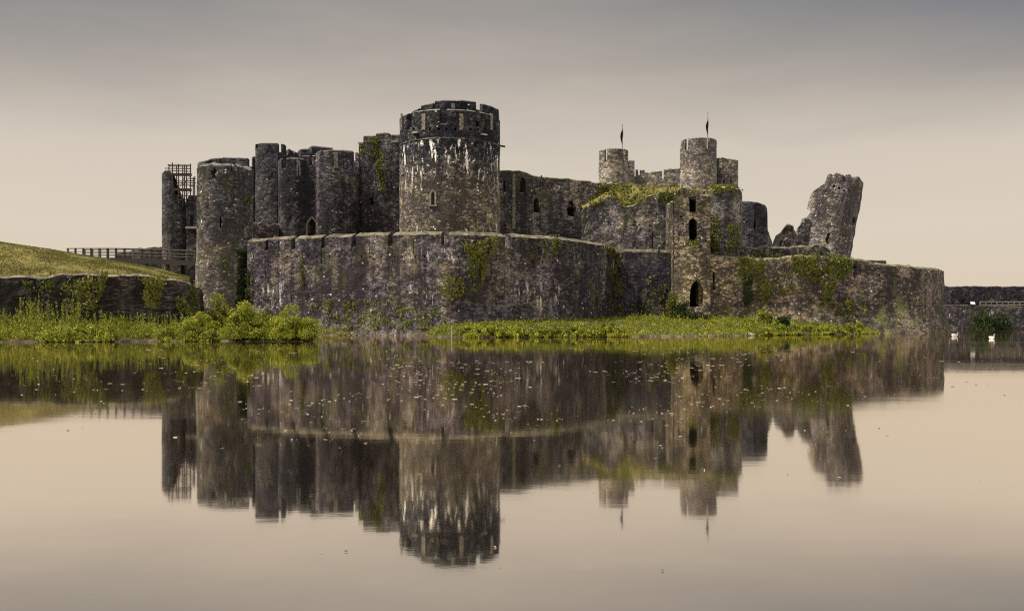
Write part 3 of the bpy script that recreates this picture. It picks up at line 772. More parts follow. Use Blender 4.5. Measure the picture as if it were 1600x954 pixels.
gdrum('gatehouse_drum', 'right drum of the gatehouse, taller and wider with a ragged hole near its ivy side', 529, 34.5, 93.3, 233.5, [(552, 560, 1.4), (502, 505, .5)],
      cuts=[], slit=(525, 238, 263))
D1 = wall_st([(472, 92.65), (503, 92.65)], [(465, 243), (489, 242.5), (506, 242)], [(483.5, 487.5, 1.0)], smooth=False)
GD = thing('gatehouse_passage', 'short wall between the two drums holding the pointed doorway', 'castle gateway', (PX(486, 91.5), 91.5, 3.5))
bm = shell(D1, False, 3.5, .9, amp=.03); cb = bmesh.new(); win(cb, D1, 487.5, 341, 372, 13.5, 'arch', 3, .01)
link('masonry', cut(bm, cb, M['drum']), M['drum'], GD)
s = at_px(D1, 487.5); frame_arch('door_surround', GD, (PX(s0 := 800+F*s[0]/s[1], s[1]), s[1], PZ(372, s[1])), (0, -1), 13.5/F*s[1], 31/F*s[1], .17, M['dress'], sill=False)
bm = bmesh.new(); add_box(bm, (PX(487.5, 93.3), 93.35, PZ(357, 93.3)), (1.3, .1, 3.0)); bobj('door', bm, M['darktimber'], GD)

# --- dark ivy tower left of the great tower
def icuts(cb, st):
    win(cb, st, 581, 306, 322, 8.5, 'hole', 2, .1)
    for _ in range(26):
        px = random.uniform(556, 622); y = random.uniform(250, 355); win(cb, st, px, y, y+2.6, 2.6, 'hole', .5, 0)
ist2 = wall_st([(548, 93.6), (575, 92.8), (600, 92.5), (640, 92.2)], [(545, 250), (560.6, 250), (560.8, 222), (567.6, 222), (567.9, 212), (585, 211), (586, 213), (588, 207.5), (606, 206.5), (607.5, 214), (611, 215), (611.3, 210), (640, 208)], smooth=False)
IT = thing('ivy_tower', 'dark square tower trailing ivy close behind the left side of the great round tower', 'castle tower', (PX(590, 93), 93, 3.5))
box_tower(IT, ist2, 3.5, 7, M['drum'], icuts, thick=1.2, ragged=.05, amp=.08, chw=.15, chh=.12)
bm = bmesh.new(); add_box(bm, (PX(617, 92.2), 92.15, PZ(221, 92)), (.75, .4, .12)); bobj('corbel', bm, M['palestone'], IT)

# --- scaffolded tower, its side wall, and the wall behind the bridge
RC = (PX(274, 96.5), 96.5); RR = 1.36
def rtop(t):
    px = 800+F*(RC[0]+RR*math.sin(t))/(RC[1]-RR*math.cos(t))
    y = np.interp(px, [254, 257, 262, 266, 270, 274, 280, 287, 294], [268, 265, 266, 270, 280, 303, 311, 316, 319])
    if abs(t) > R(90): y = np.interp(px, [254, 262, 269, 274, 277, 281, 286, 294], [267, 266, 269, 272, 280, 292, 302, 318])
    return PZ(y, 95.3)+.08*mn.noise(Vector((t*6, 1, 0)))
rst = drum_st(RC[0], RC[1], RR, rtop, [], 90)
RT = thing('broken_tower', 'slim broken tower at the far left with scaffolding on its fallen top', 'castle tower', (RC[0], RC[1], -.5))
bobj('masonry', shell(rst, True, -.5, .5, amp=.06, ragged=.12, chw=.08, chh=.08), M['grey'], RT)
def rc2(cb, st):
    win(cb, st, 299.5, 335, 352, 4.5, 'arch', 2, .02)
T, st_ = wall_thing('link_wall', 'narrow wall with one window between the broken tower and the corner tower', [(291, 95.2), (316, 95.2)], [(290, 313), (294, 307), (302, 304.5), (316, 305)], M['grey'], z0=-.5, thick=1.1, cuts=rc2, smooth=False, ragged=.12, amp=.06)
bm = bmesh.new(); add_box(bm, (PX(303, 94.9), 94.75, PZ(356.5, 95)), (1.3, 1.1, .16)); bobj('ledge', bm, M['palestone'], T)
T, _ = wall_thing('causeway_wall', 'low dark wall behind the footbridge at the left', [(180, 101), (262, 100)], [(180, 396), (205, 391), (222, 388.5), (240, 386), (262, 384)], M['grey'], z0=-.5, thick=1.2, smooth=False, ragged=.1, amp=.06)

# --- right group: ivy drum, ruined block, low ruin, rubble peak
VC = (PX(1128, 90), 90.0); VR = 1.95
vst = drum_st(VC[0], VC[1], VR, lambda t: PZ(291, 88.2)-.45*(abs(math.sin(t))**4)+.15*mn.noise(Vector((t*3, 2, 1))), [], 80)
VT = thing('ivy_drum', 'round turret draped with ivy just right of the gate tower', 'castle tower', (VC[0], VC[1], 3))
bobj('masonry', shell(vst, True, 3, .8, amp=.06, ragged=.10, chw=.2, chh=.2), M['hall'], VT)
disc('roof_deck', VC[0], VC[1], VR-.6, PZ(293, 90), .3, M['lawn'], VT)
bst2 = wall_st([(1156, 95.6), (1178, 95.0), (1199, 95.4), (1206, 96.4)], [(1150, 313), (1168, 315), (1185, 316), (1196, 319), (1198.5, 324), (1199.5, 340), (1200, 358), (1203, 366), (1207, 379)], smooth=False)
BT2 = thing('ruined_block', 'square ruined tower stump with a ragged right edge left of the rubble peak', 'castle ruin', (PX(1178, 96), 96, 3))
def b2c(cb, st):
    win(cb, st, 1179, 345, 358, 2.2, 'rect', .7, 0)
    for _ in range(16):
        px = random.uniform(1160, 1195); y = random.uniform(325, 375); win(cb, st, px, y, y+2.4, 2.2, 'hole', .4, 0)
bm = shell(bst2, False, 3, 1.3, ragged=.13, amp=.08); cb = bmesh.new(); b2c(cb, bst2); link('masonry', cut(bm, cb, M['grey']), M['grey'], BT2)
bm = bmesh.new(); add_box(bm, (PX(1172, 97), 98.2, 8.2), (2.0, 3.6, 9.2)); bobj('core', bm, M['grey'], BT2)
T, _ = wall_thing('low_ruin', 'long low broken wall with an arched hump in front of the leaning tower', [(1157, 88.6), (1220, 89), (1308, 89.4)],
    [(1155, 386), (1165, 385), (1185, 387), (1200, 383), (1220, 386), (1245, 385), (1258, 381.5), (1275, 380), (1288, 383), (1297, 390), (1302, 398), (1308, 403)], M['ruin'], z0=3, thick=1.5, smooth=False, ragged=.2, amp=.14, chw=.3, chh=.2)
def rubble():
    T = thing('rubble_peak', 'jagged peak of fallen masonry between the ruined block and the leaning tower', 'castle ruin', (PX(1230, 104), 104, 4))
    bm = bmesh.new(); c = (PX(1230, 104), 104.0)
    st = []
    for i in range(70):
        t = 2*math.pi*i/70-math.pi; r = 1.75+.3*mn.noise(Vector((t*2, 1, 1)))
        px = 800+F*(c[0]+r*math.sin(t))/(c[1]-.8*r*math.cos(t))
        y = np.interp(px, [1205, 1210, 1216, 1222, 1226, 1229, 1237, 1240, 1241, 1247, 1255], [381, 370, 364, 358, 352, 349, 350, 352, 358, 363, 374])
        st.append((c[0]+r*math.sin(t), c[1]-r*math.cos(t)*.8, math.sin(t), -math.cos(t), PZ(y, 103)))
    b2 = shell(st, True, 4, .9, amp=.22, ragged=.3, chw=.25, chh=.2); bobj('masonry', b2, M['ruin'], T)
    bm = bmesh.new()
    for i in range(40):
        a = random.uniform(0, 6.28); rr = random.uniform(0, 1.0); s = random.uniform(.3, .8)
        z = PZ(383, 104)+ (1-rr)*1.6
        add_box(bm, (c[0]+1.4*rr*math.cos(a), c[1]+.9*rr*math.sin(a), z), (s, s*.8, s*.6), Matrix.Rotation(random.uniform(0, 3), 4, (random.random(), random.random(), 1)))
    bobj('fallen_blocks', bm, M['ruin'], T)
rubble()

# --- leaning tower
LZ0 = PZ(408, 111)
LP = [(1246, 112.6), (1303.5, 109.7), (1326.5, 112.9), (1316, 115.4), (1262, 116.2)]
LC = (PX(1284, 112.5), 112.5)
def lean_st():
    W = [Vector((PX(p, d), d, 0)) for p, d in LP]; out = []
    for k in range(5):
        a, b = W[k], W[(k+1) % 5]; n = int((b-a).length/.16); t = (b-a).normalized()
        for i in range(n):
            c = a.lerp(b, i/n); u = i/n
            nr = Vector((t.y, -t.x, 0))
            if u < .12 or u > .88:      # round the corners a little
                o = W[(k+2) % 5]-b if u > .5 else a-W[k-1]; o = Vector((o.y, -o.x, 0)).normalized(); w = (abs(u-.5)-.38)/.12*.5; nr = nr.lerp(o, w).normalized()
            bulge = .42*math.sin(math.pi*u) if k == 0 else .15*math.sin(math.pi*u)
            c = c+Vector((t.y, -t.x, 0))*bulge
            px = 800+F*c.x/c.y
            if k < 2: y = np.interp(px, [1244, 1246.5, 1247.5, 1248.5, 1251, 1254, 1258, 1263, 1266.5, 1267, 1272, 1275, 1280, 1292.5, 1293, 1297, 1297.5, 1307.6, 1308.2, 1311, 1311.4, 1327],
                                         [330, 320, 312, 305, 302, 299, 296, 289, 284, 273, 272, 277, 270, 269, 279, 279, 268, 269, 278, 278, 270, 273])
            else: y = np.interp(px, [1240, 1262, 1290, 1327], [396, 360, 318, 290])
            out.append((c.x, c.y, nr.x, nr.y, PZ(y, c.y)))
    return out
lst = lean_st()
bm = shell(lst, True, 0, .9, amp=.115, ragged=.22, chw=.16, chh=.16)
cb = bmesh.new()
def lcut(px, y0, y1, w, kind, dep):
    s_ = at_px([q for q in lst if q[1] < 113], px); cutter(cb, (s_[0], s_[1], PZ(y1, s_[1])), w, (y1-y0)/F*s_[1], (s_[2], s_[3]), dep, .8, kind, .03)
lcut(1287, 363, 383, .70, 'hole', 2.5)
for px, y in ((1281, 289), (1290, 291), (1300, 294), (1307, 292)): lcut(px, y, y+3.5, .28, 'rect', .6)
lcut(1313, 322, 334, .3, 'hole', .6)
lcut(1246.5, 331, 347, 1.3, 'hole', 6); lcut(1247, 309, 317, .5, 'hole', 5)
LT = thing('leaning_tower', 'half fallen tower leaning out to the right with a torn left edge', 'castle tower', (LC[0], LC[1], LZ0))
lo = link('masonry', cut(bm, cb, M['lean']), M['lean'], LT)
sh = Matrix.Identity(4); 
LT.rotation_euler = (0, R(10.6), 0)
fk = []
for i in range(64):
    t = 2*math.pi*i/64-math.pi; c_ = (PX(1251, 112.6), 112.6); r_ = 1.25+.25*mn.noise(Vector((t*1.7, 4, 1)))
    x_, y_ = c_[0]+r_*math.sin(t), c_[1]-r_*math.cos(t)*.85; px_ = 800+F*x_/y_
    fk.append((x_, y_, math.sin(t), -math.cos(t), PZ(np.interp(px_, [1234, 1238, 1242, 1247, 1252, 1257, 1263, 1270], [384, 374, 363, 355, 347, 342, 341, 346]), y_)))
bobj('broken_flank', shell(fk, True, 2.5, .8, amp=.17, ragged=.3, chw=.2, chh=.15), M['lean'], thing('rubble_flank', 'broken masonry flank slumped against the lower left of the leaning tower', 'castle ruin', (PX(1251, 112.6), 112.6, 2.5)))

# --- far eastern gatehouse
def far_drum(name, label, pc, rpx, d, ytop, gaps, group=None, ybase=300, slits=()):
    c = (PX(pc, d), d); r = rpx/F*d; z = PZ(ytop, d-r); tf = lambda px: drum_theta(px, c[0], c[1], r)
    st = drum_st(c[0], c[1], r, z, [(tf(a), tf(b), dd) for a, b, dd in gaps]+BACK(1.6), 84, low=1.3)
    T = thing(name, label, 'castle tower', (c[0], c[1], 4))
    bm = shell(st, True, 4, .42, amp=.06, chw=.22, chh=.18); cb = bmesh.new()
    for px, y0, y1, w in slits: rcut(cb, px, y0, y1, w, 'arch', 2, r, c)
    link('masonry', cut(bm, cb, M['east']), M['east'], T)
    disc('roof_deck', c[0], c[1], r-.3, z-2.6, .3, M['deckstone'], T)
    return T
far_drum('flag_tower', 'far pale round tower under the lower flag, left of the pair', 958.5, 22.8, 162, 231, [(944.8, 948.4, 2.2), (974.4, 977.6, 2.0)], slits=[(967, 265, 276, .12)])
far_drum('flag_tower', 'far pale round tower under the higher flag, taller and wider of the pair', 1091, 28, 160, 214, [(1070.2, 1074.8, 2.0), (1104.6, 1108.2, 2.0)], slits=[(1068, 250, 258, .1), (1097, 280, 290, .1)])
def far_box(name, label, ctrl, top, gaps, cuts=None, thick=3.0):
    return wall_thing(name, label, ctrl, top, M['east'], z0=4, thick=thick, gaps=gaps, cuts=cuts, smooth=False, amp=.06, chw=.2, chh=.18)
far_box('side_turret', 'slim step of wall joined to the right of the lower flag tower', [(978, 163), (991.5, 163)], [(978, 250), (992, 250)], [])
far_box('far_battlement', 'far pale battlement linking the two flag towers', [(990, 165), (1066, 163.5)], [(990, 275), (992.8, 275), (993, 264.5), (1007, 264.5), (1007.3, 269), (1034, 266), (1037, 265), (1037.4, 264), (1066, 262)], [(1034.6, 1037, 1.6), (996.5, 999.5, 1.0)])
def tcut(cb, st):
    win(cb, st, 1131.3, 279, 287, 2.6, 'arch', 1.5, 0); win(cb, st, 1142, 279.5, 287, 2.6, 'arch', 1.5, 0)
far_box('side_turret', 'pale battlemented turret with two slits joined to the right of the higher flag tower', [(1116, 162), (1128, 160.5), (1153.5, 161)], [(1116, 246), (1130, 245), (1138, 247.5), (1153, 249.5)], [(1138, 1142, 1.0)], tcut, 4.5)

def flagpole(px, y0, y1, fy0, fy1, d, label):
    T = thing('flagpole', label, 'flag', (PX(px, d), d, PZ(y1, d)-2.5), 'flags on the far towers')
    bm = bmesh.new(); add_tube(bm, (PX(px, d), d, PZ(y1, d)-2.5), (PX(px, d), d, PZ(y0, d)), .10, 8, .06)
    bmesh.ops.create_uvsphere(bm, u_segments=8, v_segments=6, radius=.11, matrix=Matrix.Translation((PX(px, d), d, PZ(y0, d)+.05)))
    bobj('pole', bm, M['polewhite'], T)
    bm = bmesh.new(); n = 14; z1, z0 = PZ(fy0, d), PZ(fy1, d); L = []
    for i in range(n):
        t = i/(n-1); w = (.14+.26*math.sin(min(1, t*1.15)*2.6))*(1 if t < .9 else .7)
        row = []
        for k in range(7):
            u = k/6; row.append(bm.verts.new((PX(px, d)+.06-w*u*.9+.1*math.sin(t*5+u*3), d+.14*math.sin(u*9+t*4)-.1, z1+(z0-z1)*t-.25*u)))
        L.append(row)
    for i in range(n-1):
        for k in range(6): bm.faces.new((L[i][k], L[i][k+1], L[i+1][k+1], L[i+1][k]))
    bmesh.ops.solidify(bm, geom=bm.faces[:], thickness=.03)
    bobj('flag', bm, M['flag'], T, True)
flagpole(972.3, 195, 231, 201, 226, 161.5, 'lower flagpole with a limp dark flag on the left far tower')
flagpole(1105.8, 177, 214, 186, 211, 159.5, 'higher flagpole with a limp dark flag on the right far tower')

# --- far dam wall on the right
T, dst = wall_thing('dam_wall', 'long dark dam wall across the water at the far right', [(1440, 131), (1600, 130), (1900, 128), (2300, 124)], [(1440, 447), (1600, 447), (1900, 446), (2300, 444)], M['dam'], thick=2.5, ragged=.10, amp=.08, smooth=False)
bm = bmesh.new()
P = [(PX(1440, 129), 129), (PX(1600, 127.5), 127.5), (PX(1900, 125), 125), (PX(2300, 121), 121)]
for (a, b), w in zip(zip(P[:-1], P[1:]), (3, 3, 3)):
    pass
low = wall_st([(1440, 128.6), (1600, 127.4), (1900, 125.2), (2300, 121)], [(1440, 476), (1500, 476), (1560, 477.5), (1600, 479), (2300, 482)], smooth=False)
bobj('walkway', shell(low, False, -.6, 1.9, amp=.07, chw=.15, chh=.1), M['dam'], T)
# railing
FR = thing('railing', 'pale timber railing along the dam walkway', 'railing', (PX(1570, 127.6), 127.6, PZ(479, 127.6)))
dr = lambda px: np.interp(px, [1440, 1600, 1900, 2300], [128.6, 127.4, 125.2, 121])+.35
bm = bmesh.new()
for px in np.arange(1531.5, 1760, 8.8):
    d = dr(px); yb = np.interp(px, [1530, 1600, 2300], [482, 483, 485]); b2 = bmesh.new(); add_box(b2, (PX(px, d), d, (PZ(471, d)+PZ(yb, d))/2), (.11, .11, PZ(471, d)-PZ(yb, d))); bobj('post', b2, M['paletimber'], FR)
for y0 in (471.3, 476, 479.6):
    b2 = bmesh.new(); px0, px1 = 1531, 1756; a = Vector((PX(px0, dr(px0)), dr(px0)-.07, PZ(y0, dr(px0)))); b = Vector((PX(px1, dr(px1)), dr(px1)-.07, PZ(y0, dr(px1)))); add_tube(b2, a, b, .055, 6); bobj('rail', b2, M['paletimber'], FR)
SG = thing('information_board', 'small tilted white information board on the dam walkway', 'sign', (PX(1520, 127.9), 127.9, PZ(478, 127.9)))
d = 127.9
bm = bmesh.new(); add_box(bm, (PX(1520, d), d, PZ(473.3, d)), (.62, .06, .42), Matrix.Rotation(R(-40), 4, 'X') @ Matrix.Rotation(R(8), 4, 'Y')); bobj('panel', bm, M['signwhite'], SG)
for s in (-1, 1):
    bm = bmesh.new(); add_box(bm, (PX(1520, d)+s*.2, d+.06, PZ(476, d)), (.06, .06, .5)); bobj('leg', bm, M['darktimber'], SG)

# --- slate retaining wall, left foreground
SLC = [(-420, 51.5), (-150, 54), (0, 55.2), (150, 56), (230, 56.8), (280, 57.8), (304, 59.2), (314, 61.4), (317, 64.5), (310, 72)]
SLT = [(-420, 424), (0, 429), (60, 430), (110, 427.5), (150, 427), (190, 427), (240, 430), (280, 435), (300, 440), (312, 447), (320, 455)]
def sl_st():
    st = wall_st(SLC, SLT); return st
sl_ = sl_st()
fix = []; seen = False
for s in sl_:
    fix.append((s[0], s[1], s[2], s[3], s[4] if s[1] < 64.6 else min(s[4], 3.4)))
bm = shell(fix, False, -.6, 1.6, amp=.12, ragged=.10, chw=.5, chh=.16, batter=(.35, 4))
T = thing('slate_wall', 'dark layered slate retaining wall under the grass mound at the left', 'stone wall', (PX(150, 56), 56, -.6))
bobj('masonry', bm, M['slate'], T)

# --- footbridge
def bridge():
    A = Vector((PX(106, 97), 97, 0)); B = Vector((PX(311, 84.5), 84.5, 0))
    T = thing('footbridge', 'timber footbridge with post and rail sides leading to the castle', 'bridge', (B.x, B.y, 6))
    def pt(t, yd):
        p = A.lerp(B, t); px = 800+F*p.x/p.y
        zr = np.interp(px, [96, 180, 250, 311], [PZ(387.5, 97), PZ(388.5, 92.5), PZ(390.5, 88.5), PZ(392, 84.5)])
        return Vector((p.x, p.y+0, zr-yd))
    side = Vector((-(B-A).y, (B-A).x, 0)).normalized()
    if side.y < 0: side = -side
    L = (B-A).length
    for off, nm in ((0.0, 0), (1.9, 1)):
        o = side*off
        for i in range(16):
            t = i/15; p = pt(t, 0)+o
            bm = bmesh.new(); add_box(bm, p-Vector((0, 0, .52)), (.17, .17, 1.15)); bobj('post', bm, M['timber'] if i % 4 else M['paletimber'], T)  # every fourth post takes paler timber, sunlight put into its colour
        for yd, hh in ((0, .10), (.34, .07), (.64, .07)):
            for i in range(5):
                bm = bmesh.new(); a = pt(i/5, yd)+o; b = pt((i+1)/5, yd)+o
                add_tube(bm, a-side*.09, b-side*.09, hh*.5, 6); bobj('rail', bm, M['timber'], T)
    bm = bmesh.new()
    for i in range(15):
        a = pt(i/15, 1.0); b = pt((i+1)/15, 1.0); c = (a+b)/2+side*.95; q = (b-a).to_track_quat('X', 'Z').to_matrix().to_4x4()
        add_box(bm, c, ((b-a).length+.02, 2.15, .09), q); add_box(bm, c-Vector((0, 0, .2))-side*1.0, ((b-a).length, .14, .46), q); add_box(bm, c-Vector((0, 0, .2))+side*1.0, ((b-a).length, .14, .3), q)
    bobj('deck', bm, M['darktimber'], T)
    for t in (.78, .97):
        for s in (.1, 1.8):
            p = pt(t, 1.3)+side*s; bm = bmesh.new(); add_box(bm, (p.x, p.y, p.z/2-.5), (.26, .26, p.z+1)); bobj('pile', bm, M['darktimber'], T)
    p = pt(.62, 1.25); bm = bmesh.new(); add_tube(bm, p+Vector((.3, 0, 0)), p+Vector((-.55, 0, -2.0)), .14, 6); bobj('brace', bm, M['timber'], T)
bridge()

# --- scaffold
def scaffold():
    d0, d1 = 95.0, 97.4; T = thing('scaffold', 'rusty tube scaffold standing on the broken tower top', 'scaffold', (PX(281, 96), 96, PZ(320, 96)))
    for px, yt, yb, d in ((264, 256.5, 272, d0), (269.5, 254, 300, d0), (279, 256, 318, d0), (285.5, 259, 322, d0), (291.5, 258, 322, d1), (297.7, 256, 318, d0), (288.5, 257, 320, d1), (276, 258, 318, d1), (302, 277, 312, d1), (304.2, 275.5, 312, d0)):
        bm = bmesh.new(); add_tube(bm, (PX(px, d), d, PZ(yb, d)), (PX(px, d), d, PZ(yt, d)), .06, 6); bobj('standard', bm, M['tubes'], T)
    for y, a, b, d in ((258, 262, 299, d0), (263, 258, 299, d0), (259.5, 264, 298, d1), (267, 266, 299, d0), (283, 276, 305, d0), (289.5, 276, 305, d0), (286, 276, 306, d1), (306, 277, 299, d0), (312, 280, 299, d0), (279, 296, 306, d0), (291, 296, 305, d1)):
        bm = bmesh.new(); add_tube(bm, (PX(a, d), d-.05, PZ(y, d)), (PX(b, d), d-.05, PZ(y+random.uniform(-.6, .9), d)), .05, 6); bobj('ledger', bm, M['tubes'], T)
    for y, a, b in ((272.8, 267, 298.5), (296.5, 273, 298.5)):
        for k in range(4):
            bm = bmesh.new(); dd = d0+.2+k*.55; add_box(bm, (PX((a+b)/2, dd), dd, PZ(y, dd)), ((b-a)/F*dd, .5, .24)); bobj('plank', bm, M['plank'], T)
    for a, b in (((286, 290), (298, 275)), ((280, 296), (290, 274)), ((279, 318), (298, 298))):
        bm = bmesh.new(); add_tube(bm, (PX(a[0], d0), d0-.1, PZ(a[1], d0)), (PX(b[0], d0), d0-.1, PZ(b[1], d0)), .035, 6); bobj('brace', bm, M['tubes'], T)
scaffold()

# ================================================================== VEGETATION
def leaf_mesh(name, P, size, nrm=None, spread=1.0, upright=0.0, aspect=1.7):
    """P (n,3) leaf centres, size (n,) lengths; one bent quad pair per leaf"""
    n = len(P); P = np.asarray(P, float); size = np.asarray(size, float)
    a = rng.normal(size=(n, 3)); 
    if upright: a[:, 2] = np.abs(a[:, 2])+upright
    b = rng.normal(size=(n, 3))
    if nrm is not None:
        k = np.asarray(nrm, float)+spread*rng.normal(size=(n, 3))*.5; k /= np.linalg.norm(k, axis=1)[:, None]
        a -= (a*k).sum(1)[:, None]*k
    a /= np.linalg.norm(a, axis=1)[:, None]
    if nrm is not None: b = np.cross(k, a)
    b -= (a*b).sum(1)[:, None]*a; b /= np.linalg.norm(b, axis=1)[:, None]
    c = np.cross(a, b)
    L = size[:, None]/2; Wd = L/aspect
    v0 = P-a*L; v1 = P+b*Wd+c*L*.12; v2 = P+a*L-c*L*.15; v3 = P-b*Wd+c*L*.12
    V = np.stack([v0, v1, v2, v3], 1).reshape(-1, 3)
    me = bpy.data.meshes.new(name)
    me.vertices.add(4*n); me.vertices.foreach_set('co', V.ravel().astype(np.float32))
    me.loops.add(4*n); me.loops.foreach_set('vertex_index', np.arange(4*n, dtype=np.int32))
    me.polygons.add(n); me.polygons.foreach_set('loop_start', np.arange(0, 4*n, 4, dtype=np.int32))
    me.update(calc_edges=True); me.validate()
    return me

def bush(name, label, c, rx, ry, rz, n, leaf, mat, clumps=40, cat='bush', rag=.25, group=None, lift=.0):
    c = Vector(c); T = thing(name, label, cat, c, group)
    P = []
    for i in range(clumps):
        u = random.uniform(0, 2*math.pi); w = random.uniform(-.15, 1)**1.0; s = math.sqrt(max(0, 1-min(1, abs(w))**2)); k = random.uniform(.45, 1.0)*(1+random.uniform(-rag, rag))
        cc = np.array([c.x+rx*s*math.cos(u)*k, c.y+ry*s*math.sin(u)*k, c.z+rz*max(.03+lift, w*k)])
        m = n//clumps; sg = random.uniform(.10, .20)*(rx+rz)/2
        v = rng.normal(size=(m, 3)); v /= np.linalg.norm(v, axis=1)[:, None]; v *= (sg*1.7*rng.random(m)**.4)[:, None]; v[:, 2] *= .8
        P.append(cc+v)
    P = np.concatenate(P); P[:, 2] = np.maximum(P[:, 2], c.z+.02+.5*lift*rz*rng.random(len(P)))
    link('foliage', leaf_mesh('foliage', P, leaf*rng.uniform(.6, 1.3, len(P)), upright=.2), mat, T)
    bm = bmesh.new()
    for i in range(9):
        u = random.uniform(0, 6.28); e = c+Vector((rx*.55*math.cos(u), ry*.55*math.sin(u), rz*random.uniform(.4, .75)))
        mid = c.lerp(e, .5)+Vector((0, 0, rz*.1)); b0 = c+Vector((random.uniform(-.15, .15), random.uniform(-.15, .15), -.15)); add_tube(bm, b0, mid, .05, 5, .035); add_tube(bm, mid, e, .035, 5, .012)
    bobj('stems', bm, M['bark'], T)
    return T

def plants(rows, n, hmin, hmax, leaf, px0, px1, t0, t1, spike=.3, zf=None, clump=1.6):
    """weeds over a bank: every plant a stalk with leaves"""
    P = []; Sz = []
    tries = 0
    while len(P) < n:
        px = random.uniform(px0, px1); t = random.uniform(t0, t1)
        df, db, zb = [np.interp(px, [r[0] for r in rows], [r[i] for r in rows]) for i in (1, 2, 3)]
        mud = 0.0
        if rows is MIDB and (px < 738 or 985 < px < 1172): mud = .3
        if rows is LEFTB and (px < 74 or 176 < px < 262): mud = .75
        d = df-.12+mud+(db-df-.05-mud)*t; x = PX(px, d)
        k = mn.noise(Vector((x*.5*clump, d*.5*clump, 3)))*.5+.5
        z0 = .03+(zb-.03)*min(1, max(0, t)*1.25)**1.2
        if random.random() < spike: h = random.uniform(hmin+.4*(hmax-hmin), hmax)*(.55+.8*k); w = .075
        else: h = hmin+(hmax-hmin)*k**1.6*random.uniform(.35, .85); w = .20
        m = int(6+h*14)
        q = rng.random(m)
        P.extend(np.stack([x+w*rng.normal(size=m)*(1.2-q), d+w*rng.normal(size=m)*(1.2-q), z0+h*q], 1).tolist())
        Sz.extend((leaf*rng.uniform(.6, 1.3, m)*(1.15-.5*q)).tolist())
    return np.array(P), np.array(Sz)

def stuff_leaves(name, label, P, Sz, mat, **k):
    o = link(name, leaf_mesh(name, P, Sz, **k), mat)
    return tag(o, label, kind='stuff')

# ray casts place ivy and tufts on real masonry
bpy.context.view_layer.update()
DG = bpy.context.evaluated_depsgraph_get()
def hit(px, py):
    v = Vector(((px-800)/F, 1, (YH-py)/F)).normalized()
    ok, loc, nr, idx, ob, mt = S.ray_cast(DG, Vector((0, 0, H)), v)
    return (loc, nr, ob) if ok else None
def inpoly(x, y, poly):
    c = False; n = len(poly)
    for i in range(n):
        x1, y1 = poly[i]; x2, y2 = poly[i-1]
        if (y1 > y) != (y2 > y) and x < (x2-x1)*(y-y1)/(y2-y1)+x1: c = not c
    return c
IVY = []
def ivy(label, poly, n, leaf, mat, roots, dens=.5, sx=.12, sy=.06, off=.14, name='ivy', hang=0.0, up=0.0, cat='ivy', per=5):
    if not up: n = int(n*1.9); dens += .12
    xs = [p[0] for p in poly]; ys = [p[1] for p in poly]; P = []; Nn = []; tries = 0; sd = random.uniform(0, 99)
    while len(P) < n and tries < n*14:
        tries += 1
        x = random.uniform(min(xs), max(xs)); y = random.uniform(min(ys), max(ys))
        if not inpoly(x, y, poly): continue
        if mn.noise(Vector((x*sx+sd, y*sy, 1)))+.55*mn.noise(Vector((x*sx*2.9, y*sy*2.9+sd, 5))) < (dens-.5)*-1.6+random.uniform(-.12, .12): continue
        h = hit(x, y)
        if not h: continue
        r = h[2]
        while r.parent: r = r.parent
        if roots and r.name.split('.')[0] not in roots: continue
        for _ in range(per):
            P.append(h[0]+h[1]*random.uniform(.02, off)+Vector((random.gauss(0, .09), random.gauss(0, .06), random.gauss(0, .10)))); Nn.append(h[1])
    IVY.append((name, label, P, Nn, leaf, mat, cat, up))
def flush_ivy():
    for name, label, P, Nn, leaf, mat, cat, up in IVY:
        if not P: print('EMPTY IVY', label); continue
        P = np.array(P)
        me = leaf_mesh(name, P, leaf*rng.uniform(.6, 1.4, len(P)), None if up else np.array(Nn), .9, upright=up, aspect=1.3 if not up else 3.5)
        tag(recentre(link(name, me, mat)), label, None if name == 'grass' else cat, kind='stuff' if name == 'grass' else None)
IVG, IVP, IVD = M['ivygreen'], M['ivypale'], M['leafdark']
ivy('dark ivy column climbing the right side of the corner tower', [(372, 392), (383, 388), (388, 420), (392, 475), (368, 478), (372, 430)], 620, .2, IVD, {'corner_tower', 'bastion_wall'}, .75)
ivy('thin yellow green creeper strand on the left part of the bastion wall', [(469, 397), (472, 395), (475, 420), (477, 452), (471, 450), (470, 420)], 80, .16, IVP, {'bastion_wall'}, .8)
ivy('faint pale creeper at the far left end of the bastion wall', [(390, 430), (394, 400), (398, 430), (396, 470), (390, 475)], 60, .14, IVP, {'bastion_wall'}, .6)
ivy('branching green shrub rooted under the bastion parapet', [(722, 372), (735, 385), (745, 378), (775, 368), (776, 392), (762, 405), (752, 420), (742, 410), (728, 392)], 330, .2, IVP, {'bastion_wall'}, .60, .2, .1, .3)
ivy('dark green ivy hanging below the branching shrub on the bastion', [(736, 405), (760, 405), (757, 440), (748, 458), (736, 450), (732, 425)], 220, .17, IVG, {'bastion_wall'}, .42)
ivy('small fan shaped creeper low on the bastion wall', [(688, 445), (698, 430), (700, 408), (703, 430), (722, 432), (728, 448), (718, 462), (706, 470), (696, 462)], 190, .18, IVP, {'bastion_wall'}, .62, .2, .12, .25)
ivy('moss green creeper patch spilling over the coping near the bastion right half', [(862, 368), (873, 368), (873, 385), (868, 398), (862, 396)], 110, .16, IVP, {'bastion_wall'}, .75)
ivy('scattered weeds on the bastion face below the coping', [(800, 372), (860, 370), (858, 395), (830, 420), (810, 412)], 90, .15, IVG, {'bastion_wall'}, .35)
